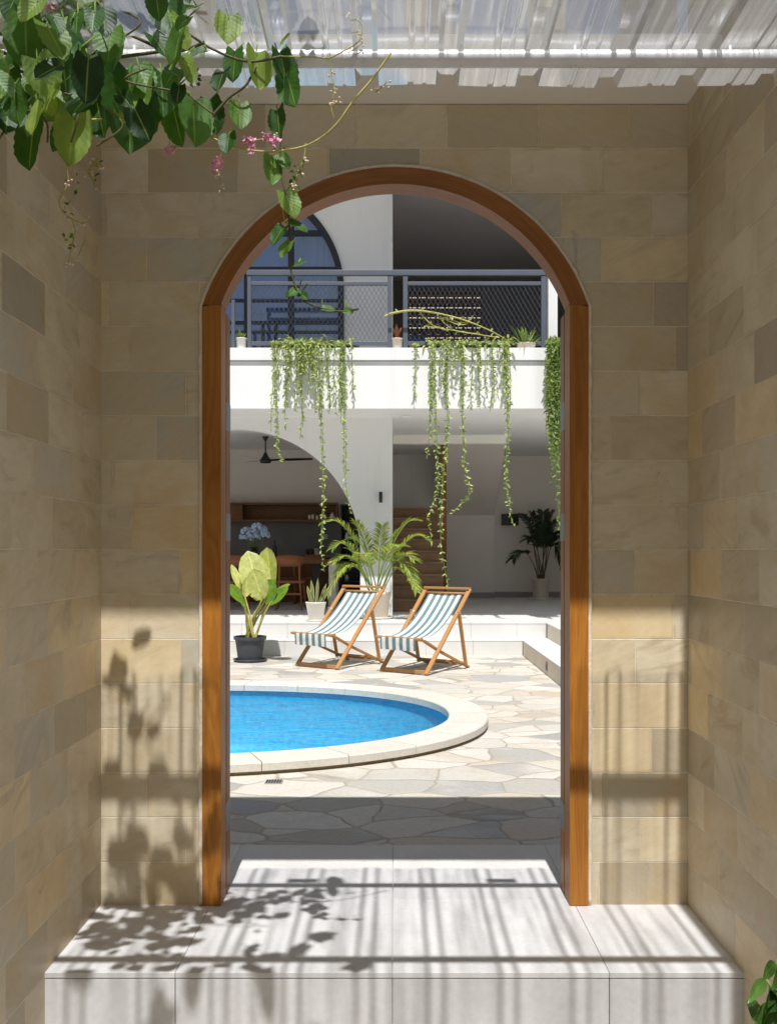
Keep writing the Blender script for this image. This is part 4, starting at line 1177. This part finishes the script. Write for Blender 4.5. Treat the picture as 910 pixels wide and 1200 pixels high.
for x in (-5.0, -3.9, -2.8, -1.7): boxo('door', M['wood_x'], cab, x - 1.08, x - .02, 18.235, 18.255, 1.766, 2.036, bev=.003) if x < -1.75 else None
boxo('end_panel', M['wood_x'], cab, xr_ - .03, xr_, 18.225, 18.555, 1.764, 2.038)
for i, (u, h) in enumerate(((362.5, .09), (366.5, .10), (371.5, .085), (376.5, .09), (381, .095))):
    q = P(u, 610, 18.32); q.z = 1.763
    cd = empty('candle', q, ['leftmost ivory candle on the wooden wall shelf', 'tallest of the ivory candles on the wall shelf', 'short middle ivory candle on the wall shelf', 'ivory candle right of the middle one on the wall shelf', 'rightmost ivory candle on the wall shelf'][i], 'candle', 'candles on the wall shelf')
    b = MB(); b.lathe([(0, 0), (.026, 0), (.026, h), (.02, h - .004), (0, h - .006)], q, 16); b.build('wax', M['wax'], cd)
    b = MB(); b.tube([q + V((0, 0, h - .007)), q + V((0, 0, h + .012))], .0015, 5); b.build('wick', M['black'], cd)
q = P(389.5, 609, 18.32); q.z = 1.763
b = MB(); b.lathe([(0, 0), (.03, 0), (.055, .05), (.04, .10), (.022, .115), (.026, .13), (.018, .13), (0, .10)], q, 20)
tag(b.build('vase', M['pot_white'], None), 'small round white vase at the right end of the wall shelf', 'vase')
ctr = empty('kitchen_counter', (-3.5, 18.3, TERR), 'dark kitchen counter along the cement backsplash', 'counter')
boxo('cabinet_base', M['wood_x'], ctr, -6.1, -1.02, 18.05, 18.57, TERR + .001, 1.06)
boxo('countertop', M['concrete'], ctr, -6.1, -1.0, 18.0, 18.572, 1.062, 1.098, bev=.003)
# dining table
TY = 16.3
tb = empty('dining_table', (-2.6, 16.7, TERR), 'long brown wooden dining table with a white end panel', 'table')
tz = 1.035
boxo('tabletop', M['wood_x'], tb, -4.6, -1.06, TY, 17.15, tz - .065, tz, bev=.006)
x0, x1 = (385 - U0) * 16.32 / F, (393.5 - U0) * 16.32 / F
boxo('end_panel', M['white_warm'], tb, x0, x1, TY + .02, 17.13, TERR + .001, tz - .067, bev=.004)
x0, x1 = (366 - U0) * 16.5 / F, (375 - U0) * 16.5 / F
boxo('leg', M['black'], tb, x0, x1, 16.5, 16.62, TERR + .001, tz - .067); boxo('leg', M['black'], tb, -4.3, -4.18, 16.5, 16.62, TERR + .001, tz - .067)
def dining_chair():
    o = empty('dining_chair', (0, 0, 0), 'red brown wooden dining chair', 'chair', 'wooden dining chairs round the table')
    for sx in (-1, 1):
        b = MB(); b.tube([(sx * .205, -.25, 0), (sx * .165, -.19, .45), (sx * .15, -.21, .80)], [.013, .018, .013], 10); b.build('back_leg', M['chair_wood'], o)
        b = MB(); b.tube([(sx * .225, .22, 0), (sx * .19, .17, .43)], [.013, .018], 10); b.build('front_leg', M['chair_wood'], o)
        b = MB(); b.tube([(sx * .19, -.22, .2), (sx * .207, .19, .2)], .009, 8); b.build('stretcher', M['chair_wood'], o)
    b = MB(); b.beam(V((-.18, -.215, .26)), V((.18, -.215, .26)), .02, .035, bev=.004); b.build('stretcher', M['chair_wood'], o)
    b = MB(); b.box(-.22, .22, -.21, .22, .43, .465, .012); b.build('seat', M['chair_wood'], o)
    b = MB(); prev = None
    for i in range(17):
        t = -1 + i / 8; x = t * .24; y = -.225 + .05 * t * t; hh = .088 * (1 - abs(t) ** 3.2) ** .5 + .004
        cur = [b.bm.verts.new(q) for q in ((x, y - .011, .785 - hh), (x, y - .011, .785 + hh), (x, y + .011, .785 + hh), (x, y + .011, .785 - hh))]
        if prev:
            for k in range(4): b.face([prev[k], prev[(k + 1) % 4], cur[(k + 1) % 4], cur[k]], [(x, k * .1), (x, k * .1 + .1), (x + .03, k * .1 + .1), (x + .03, k * .1)], True)
        else: b.face(cur)
        prev = cur
    b.face(list(reversed(prev))); b.build('backrest', M['chair_wood'], o)
    return o
spots = [(340.5, 15.75, 0, 'red brown dining chair, its curved back to the terrace right of the broad-leaved plant'),
         (274, 15.75, .05, 'red brown dining chair partly hidden behind the left door jamb and the broad-leaved plant'),
         (333, 17.55, math.pi, 'red brown dining chair on the far side of the table beside the wine bottle'),
         (361, 17.55, math.pi, 'red brown dining chair on the far side of the table nearest its white end panel'),
         (285, 17.55, math.pi, 'red brown dining chair on the far side of the table behind the blue hydrangeas')]
proto = dining_chair()
for i, (u, y, rz, lab) in enumerate(spots):
    o = proto if i == 0 else copy_tree(proto)
    o.location = V(((u - U0) * y / F, y, TERR)); o.rotation_euler = (0, 0, rz); o['label'] = lab
# hydrangeas, bottle, pot on the table
q = P(298, 655, 16.55); q.z = tz + .001
hv = empty('flower_vase', q, 'dark vase of blue hydrangeas on the dining table', 'flower vase')
b = MB(); b.lathe([(0, 0), (.06, 0), (.085, .08), (.06, .15), (.05, .17), (.042, .165), (0, .06)], q, 20); b.build('vase', M['black'], hv)
b, s_, l_ = MB(), MB(), MB()
for du, dv, r in ((-9, -31, .105), (-2, -28, .11), (8, -32, .115), (12, -27, .095), (3, -36, .10), (-12, -25, .085), (1, -24, .1)):
    cc = P(298 + du, 655 + dv, 16.55 + RND.uniform(-.1, .1))
    s_.tube([q + V((0, 0, .14)), q.lerp(cc, .6), cc], .006, 5)
    for _ in range(60):
        n_ = rv().normalized(); n_.z = abs(n_.z) * .9 - .2; n_.normalize()
        pc = cc + n_ * r * RND.uniform(.85, 1.0)
        t1 = n_.cross(V((.3, .5, .8))).normalized()
        for kk in range(4):
            d_ = Matrix.Rotation(kk * math.pi / 2, 3, n_) @ t1
            b.leaf(pc, d_ + n_ * .3, n_, .026, .024, .1, 0, 0, 2, 0, 3)
for k in range(8):
    a = k * .785; l_.leaf(q + V((0, 0, .17)), V((math.cos(a), math.sin(a), .6)), V((0, 0, 1)), .16, .09, .2, .3, 0, 6, .03)
b.build('blossom', M['hydrangea'], hv); s_.build('stem', M['stem_green'], hv); l_.build('leaf', M['corner_leaf'], hv)
q = P(322, 655, 16.75); q.z = tz + .001
b = MB(); b.lathe([(0, 0), (.036, 0), (.038, .01), (.038, .20), (.03, .235), (.014, .255), (.014, .32), (.016, .325), (.016, .335), (0, .335)], q, 20)
tag(b.build('wine_bottle', M['bottle'], None), 'dark wine bottle on the dining table right of the hydrangeas', 'bottle')
q = P(344.5, 655, 16.6); q.z = tz + .001
b = MB(); b.lathe([(0, 0), (.07, 0), (.12, .05), (.11, .055), (.06, .02), (0, .015)], q, 24)
tag(b.build('bowl', M['black'], None), 'low black bowl on the dining table', 'bowl')
q = P(371.5, 645, 18.25); q.z = 1.099
hp = empty('potted_plant', q, 'small white potted herb on the kitchen counter', 'potted plant')
pot(hp, q, .055, .045, .13, M['pot_white'], .008, 'pot', 18)
b = MB()
for k in range(14): b.leaf(q + V((0, 0, .09)), rv() + V((0, 0, 1.2)), V((0, -1, .2)), .11, .04, .2, .3, 0, 5)
b.build('foliage', M['corner_leaf'], hp)
for u, lab in ((360, 'black jar on the kitchen counter, left of the pair'), (365, 'black jar on the kitchen counter beside the white potted herb')):
    q = P(u, 645, 18.25); q.z = 1.099
    j = empty('jar', q, lab, 'jar', 'black jars on the counter')
    b = MB(); b.lathe([(0, 0), (.035, 0), (.037, .01), (.037, .085), (.03, .095), (0, .095)], q, 18); b.build('body', M['black'], j)
    b = MB(); b.lathe([(.032, .0955), (.034, .1), (.03, .118), (.008, .122), (.01, .135), (0, .137)], q, 18); b.build('lid', M['black'], j)
q = P(381, 629, 18.57)
so = empty('wall_socket', q, 'small white wall socket on the cement backsplash', 'socket')
boxo('plate', M['white'], so, q.x - .045, q.x + .045, 18.560, 18.574, q.z - .045, q.z + .045, bev=.003)
boxo('insert', M['pot_white'], so, q.x - .025, q.x + .025, 18.556, 18.561, q.z - .025, q.z + .025, bev=.002)
# tall black shelf unit at the right of the kitchen
sh = empty('shelf_unit', (-.62, 17.7, TERR), 'tall black shelf unit behind the palm at the right of the arch', 'shelf unit')
sx0, sx1 = -.97, -.26
boxo('back_panel', M['black'], sh, sx0, sx1, 17.98, 18.0, TERR + .001, 2.02)
for x in (sx0, sx1 - .025): boxo('side_panel', M['black'], sh, x, x + .025, 17.6, 17.979, TERR + .001, 2.02)
for z in (TERR + .03, .62, .98, 1.34, 1.68, 1.995): boxo('shelf', M['black'], sh, sx0 + .026, sx1 - .026, 17.6, 17.979, z, z + .022)
k = 0
for z in (.642, 1.002, 1.362):
    for i in range(3):
        q = V((sx0 + .12 + i * .17 + RND.uniform(-.02, .02), 17.72, z + .001)); h = RND.uniform(.10, .2)
        b = MB(); b.lathe([(0, 0), (.035, 0), (.042, h * .6), (.02, h * .85), (.022, h), (.014, h), (0, h * .9)], q, 16)
        nm = ['left', 'middle', 'right'][i] + ' bottle on the ' + ['lowest filled', 'middle filled', 'highest filled'][k] + ' shelf of the black unit'
        tag(b.build('bottle', [M['wax'], M['bottle'], M['steel']][(i + k) % 3], None), nm, 'bottle', 'bottles on the black shelf unit')
    k += 1

# ================================================================== VINE (near, upper left)
vine = empty('climbing_vine', (-.9, 2.3, 2.4), 'coral vine with heart shaped leaves and pink flowers hanging from the passage roof', 'vine')
lf, stm, thin, fl, bd = MB(), MB(), MB(), MB(), MB()
def vleaf(u, v, px, Y, du=0.0, dv=1.0, nx=None, fold=.28, droop=.10):
    """leaf hanging from (u, v) towards (du, dv) in the photograph's plane, size px"""
    k = Y / F; L = px * k * .92
    d = V((du, RND.uniform(-.5, .15), -dv))
    nn = V(nx) if nx else V((RND.uniform(-.8, .8), -1, RND.uniform(.1, 1.7)))
    a = P(u, v, Y)
    lf.leaf(a, d, nn, L, L * RND.uniform(.82, 1.0), fold, droop, .17, 13, .03, 7)
    lf.tube([a + V((RND.uniform(-.02, .02), .02, .03)), a + V((0, .004, .004)), a + d.normalized() * L * .1], .0016, 5)
# prominent leaves
for a in ((152, 85, 92, 2.2, -.02, 1, (.6, -1, .35)), (40, 142, 58, 2.15, -.1, 1, (-.5, -1, .5)), (88, 135, 60, 2.15, -.15, 1, (.5, -1, .3)), (130, 38, 44, 2.1, 0, 1, (0, -1, .1)),
          (189, 85, 52, 2.2, .05, 1, (.3, -1, .5)), (202, 122, 50, 2.25, .25, 1, (-.6, -.8, .4)), (226, 118, 62, 2.25, .1, 1, (.7, -.8, .4)), (246, 118, 40, 2.3, .2, 1),
          (300, 62, 46, 2.3, .1, 1, (.8, -.8, .5)), (262, 84, 32, 2.3, -.2, 1), (276, 60, 36, 2.3, -.1, 1), (328, 62, 48, 2.3, .25, 1, (.5, -.9, .6)), (336, 88, 46, 2.3, .3, 1, (-.6, -.8, .3)), (280, 122, 38, 2.3, .1, 1, (.5, -1, .4)),
          (325, 130, 32, 2.32, .1, 1, (-.5, -.9, .4)), (268, 158, 30, 2.3, 0, 1), (318, 184, 36, 2.32, .05, 1, (.6, -.9, .3)), (328, 182, 22, 2.32, .5, .7), (334, 226, 34, 2.32, .3, .7, (.1, -.8, .8)),
          (340, 262, 24, 2.32, .8, .3, (.2, -.7, .8)), (332, 266, 26, 2.32, -.5, .8), (340, 284, 24, 2.32, -.4, .9), (348, 312, 20, 2.32, .6, -.2), (350, 340, 18, 2.32, -.5, .2), (352, 345, 16, 2.32, .4, .3), (378, 362, 16, 2.32, 1, .1), (404, 364, 12, 2.32, .8, .2),
          (268, 20, 40, 2.1, .0, 1), (30, 20, 60, 2.05, 0, 1), (70, 40, 70, 2.1, .1, 1), (5, 70, 70, 2.1, .2, 1), (55, 95, 60, 2.2, .1, 1), (120, 10, 40, 2.05, .2, 1), (195, 5, 50, 2.1, .3, 1), (330, 52, 20, 2.3, .3, -.2)):
    vleaf(*a)
# mass
n_ = 0
while n_ < 115:
    u, v = RND.uniform(-70, 245), RND.uniform(-60, 165)
    lim = 165 - max(0, (u - 40)) * .30
    if v > lim: continue
    if 120 < u < 175 and v < 20 and RND.random() < .7: continue
    if u > 70 and v < 45 and RND.random() < .55: continue
    Ym = (RND.uniform(2.80, 3.38) - .575) / (1 + (645 - v) / 2380)
    vleaf(u, v, RND.choice((18, 24, 28, 32, 36, 42, 50)), min(Ym, 2.36), RND.uniform(-.6, .6), RND.uniform(.2, 1))
    n_ += 1
# sprays at the roof edge whose shadows reach the tiled wall
for u, v, L in ((166, 752, .085), (141, 783, .075), (127, 800, .06), (150, 812, .05), (160, 848, .07), (178, 858, .06), (132, 905, .08), (150, 925, .07), (185, 905, .08), (205, 925, .09), (160, 985, .1), (215, 985, .09), (190, 1010, .1), (140, 1000, .1)):
    w = P(u, v, 3.3); dy = (RND.uniform(2.46, 2.50) - w.z) / 2.07; Yv = 3.3 - dy
    a = V((w.x + .014 * dy, Yv, w.z + 2.07 * dy + L * .5))
    lf.leaf(a, V((RND.uniform(-.2, .2), RND.uniform(-.2, .2), -1)), V((RND.uniform(-.3, .3), -1, .6)), L, L * .9, .2, .1, .17, 11, .03, 7)
    lf.tube(path([a + V((.0, -.05, .03)), a + V((.015, -.02, .02)), a], 4), .0022, 5)
# growth lying over the sheet, further up and left
for _ in range(30):
    x, y = RND.uniform(-.95, -.10), RND.uniform(1.35, 2.3)
    if x > -.45 and RND.random() < .5: continue
    z = sheet_z(y) + RND.uniform(.05, .16)
    lf.leaf(V((x, y, z)), V((RND.uniform(-1, 1), RND.uniform(-1, 1), RND.uniform(-.3, .2))), V((RND.uniform(-.5, .5), RND.uniform(-.5, .5), 1)), RND.uniform(.06, .10), RND.uniform(.05, .085), .25, .1, .16, 7, .03, 5)
def vstem(pts, Y, r=.0028, tgt=None, j=.0):
    b = MB(); b.tube(path([P(u, v, Y + (i * j)) for i, (u, v) in enumerate(pts)], 7), r, 6)
    b.build('tendril' if tgt else 'stem', M['stem_yellow' if tgt else 'stem_dark'], vine)
vstem([(322, 50), (330, 85), (331, 130), (329, 165), (328, 195), (334, 228), (339, 262), (338, 285), (340, 312), (346, 335), (356, 352), (380, 362), (404, 365), (420, 362)], 2.32, .0026)
vstem([(232, 150), (262, 168), (300, 177), (335, 176), (365, 168), (392, 148), (414, 118), (434, 95), (458, 62)], 2.30, .0025, thin)
vstem([(222, 40), (250, 58), (290, 72), (330, 66)], 2.28, .003); vstem([(300, 78), (288, 100), (268, 115), (246, 140), (230, 165)], 2.28, .003)
vstem([(330, 66), (370, 67), (385, 68), (402, 60), (420, 48), (424, 30), (415, 20)], 2.28, .0016, thin)
vstem([(85, 20), (150, 40), (200, 60), (240, 50)], 2.3, .004); vstem([(0, 60), (60, 80), (120, 70), (190, 60)], 2.25, .004); vstem([(-40, 30), (20, 40), (80, 20), (140, -10)], 2.2, .005)
vstem([(20, 140), (60, 142), (120, 140)], 2.2, .003, thin); vstem([(10, 100), (60, 120), (100, 150)], 2.3, .003)
for _ in range(26):
    u, v = RND.uniform(-30, 230), RND.uniform(-20, 130)
    vstem([(u, v), (u + RND.uniform(-30, 30), v + RND.uniform(5, 25)), (u + RND.uniform(-40, 40), v + RND.uniform(25, 60))], RND.uniform(2.0, 2.5), .0022)
tend = [[(78, 190), (80, 215), (70, 232), (72, 245), (82, 255), (96, 262)], [(82, 252), (88, 270), (84, 290), (80, 310)], [(115, 185), (104, 205), (110, 190), (122, 196)], [(106, 205), (112, 220)], [(96, 262), (106, 258)],
        [(262, 176), (256, 190), (257, 205), (258, 220)], [(358, 168), (356, 186), (350, 200), (344, 218)], [(386, 60), (388, 85), (392, 105), (389, 118)], [(392, 140), (388, 125), (395, 118)], [(446, 100), (440, 108), (452, 98)], [(295, 165), (312, 162), (322, 160)],
        [(408, 62), (424, 50), (418, 36), (410, 20)], [(188, 120), (196, 150), (200, 172)], [(100, 280), (92, 300)], [(330, 240), (334, 262)]]
for t in tend:
    vstem(t, 2.32, .0013, thin)
    for u, v in t[1:]:
        for _ in range(4 if len(t) > 2 else 1):
            bd.ball(P(u + RND.uniform(-5, 5), v + RND.uniform(-5, 5), 2.32), RND.uniform(.0022, .0040), 1)
    bd.build('bud', M['bud'], vine); bd = MB()
for u, v, n in ((200, 178, 9), (255, 190, 12), (252, 198, 6), (292, 166, 16), (312, 160, 12), (322, 166, 8), (106, 84, 12), (115, 88, 8), (60, 8, 10), (36, 8, 5), (200, 62, 4), (297, 176, 5)):
    for _ in range(n):
        q = P(u + RND.uniform(-5.5, 5.5), v + RND.uniform(-5, 5), 2.3 + RND.uniform(-.02, .02))
        for kk in range(4):
            fl.leaf(q, rv(), rv(), .0085, .0065, .3, 0, 0, 3, 0, 3)
    fl.build('flower', M['pink'], vine); fl = MB()
for _ in range(60):
    u, v = RND.choice(((80, 280), (75, 245), (110, 200), (85, 215), (352, 200), (348, 210), (228, 90)))
    lf.leaf(P(u + RND.uniform(-7, 7), v + RND.uniform(-10, 10), 2.32), rv(), rv(), .012, .008, .2, .2, 0, 4, 0, 3)
lf.build('foliage', M['vine_leaf'], vine)

# ---- plant at the lower right
gp = empty('low_plant', (.90, 2.36, -.19), 'glossy green leafy plant at the foot of the right wall', 'plant')
lf, stm = MB(), MB()
root_ = V((.97, 2.30, -.19))
for u0, v0, u1, v1, W in ((908, 1128, 893, 1152, .028), (897, 1148, 878, 1174, .030), (880, 1171, 882, 1196, .026), (915, 1140, 904, 1160, .035), (912, 1166, 896, 1186, .045), (906, 1176, 892, 1206, .05), (925, 1150, 912, 1186, .06), (902, 1186, 884, 1212, .05), (935, 1120, 950, 1165, .07), (940, 1170, 918, 1205, .06), (918, 1150, 935, 1190, .06), (904, 1160, 899, 1180, .035)):
    a = P(u0, v0, 2.38 + RND.uniform(-.06, .06)); t = P(u1, v1, 2.34 + RND.uniform(-.08, .04)); d = t - a
    lf.leaf(a, d + V((0, 0, d.length * .25)), V((RND.uniform(-.6, .2), -1, .6)), d.length * 1.05, W, .3, .25, .0, 8, .03, 5)
    stm.tube(path([root_ + V((RND.uniform(-.03, .03), RND.uniform(-.03, .03), 0)), (root_ + a) / 2 + V((.03, 0, .05)), a], 5), .004, 6)
lf.build('foliage', M['corner_leaf'], gp); stm.build('stem', M['stem_green'], gp)

# ================================================================== LIGHT, SKY, CAMERA
world = bpy.data.worlds.new('World'); scene.world = world; world.use_nodes = True
nt = world.node_tree; nt.nodes.clear()
sun_dir = V((-.014, 1.0, -2.07)).normalized()
elev = math.asin(-sun_dir.z)
sky = nt.nodes.new('ShaderNodeTexSky'); sky.sky_type = 'NISHITA'; sky.sun_disc = False
sky.sun_elevation = elev; sky.sun_rotation = math.radians(180.8); sky.dust_density = 1.6; sky.air_density = 1.0; sky.ozone_density = 1.0
bg = nt.nodes.new('ShaderNodeBackground'); bg.inputs[1].default_value = .058
wo = nt.nodes.new('ShaderNodeOutputWorld')
hs = nt.nodes.new('ShaderNodeHueSaturation'); hs.inputs['Saturation'].default_value = .65
nt.links.new(sky.outputs[0], hs.inputs['Color']); nt.links.new(hs.outputs[0], bg.inputs[0]); nt.links.new(bg.outputs[0], wo.inputs[0])
sl_ = bpy.data.lights.new('sun', 'SUN'); sl_.energy = 4.7; sl_.angle = math.radians(.53); sl_.color = (1.0, .975, .935)
so_ = bpy.data.objects.new('sun', sl_); COL.objects.link(so_); so_.rotation_euler = sun_dir.to_track_quat('-Z', 'Y').to_euler(); so_.location = (0, -5, 12)
cam = bpy.data.cameras.new('camera'); co = bpy.data.objects.new('camera', cam); COL.objects.link(co)
co.location = (0, 0, CAMZ); co.rotation_euler = (math.pi / 2, 0, 0)
cam.sensor_width = 36; cam.sensor_fit = 'AUTO'; cam.lens = 36 * F / 1200
cam.shift_x = (455 - U0) / 1200; cam.shift_y = (V0 - 600) / 1200
cam.clip_start = .05; cam.clip_end = 800
scene.camera = co
vs_ = scene.view_settings
vs_.view_transform = 'Standard'; vs_.look = 'None'; vs_.gamma = 1; vs_.exposure = .30; vs_.use_curve_mapping = False
cy = scene.cycles
cy.max_bounces = 14; cy.diffuse_bounces = 10; cy.glossy_bounces = 4; cy.transparent_max_bounces = 24; cy.transmission_bounces = 6
cy.use_denoising = True
try: cy.denoiser = 'OPENIMAGEDENOISE'
except Exception: pass
cy.sample_clamp_indirect = 8
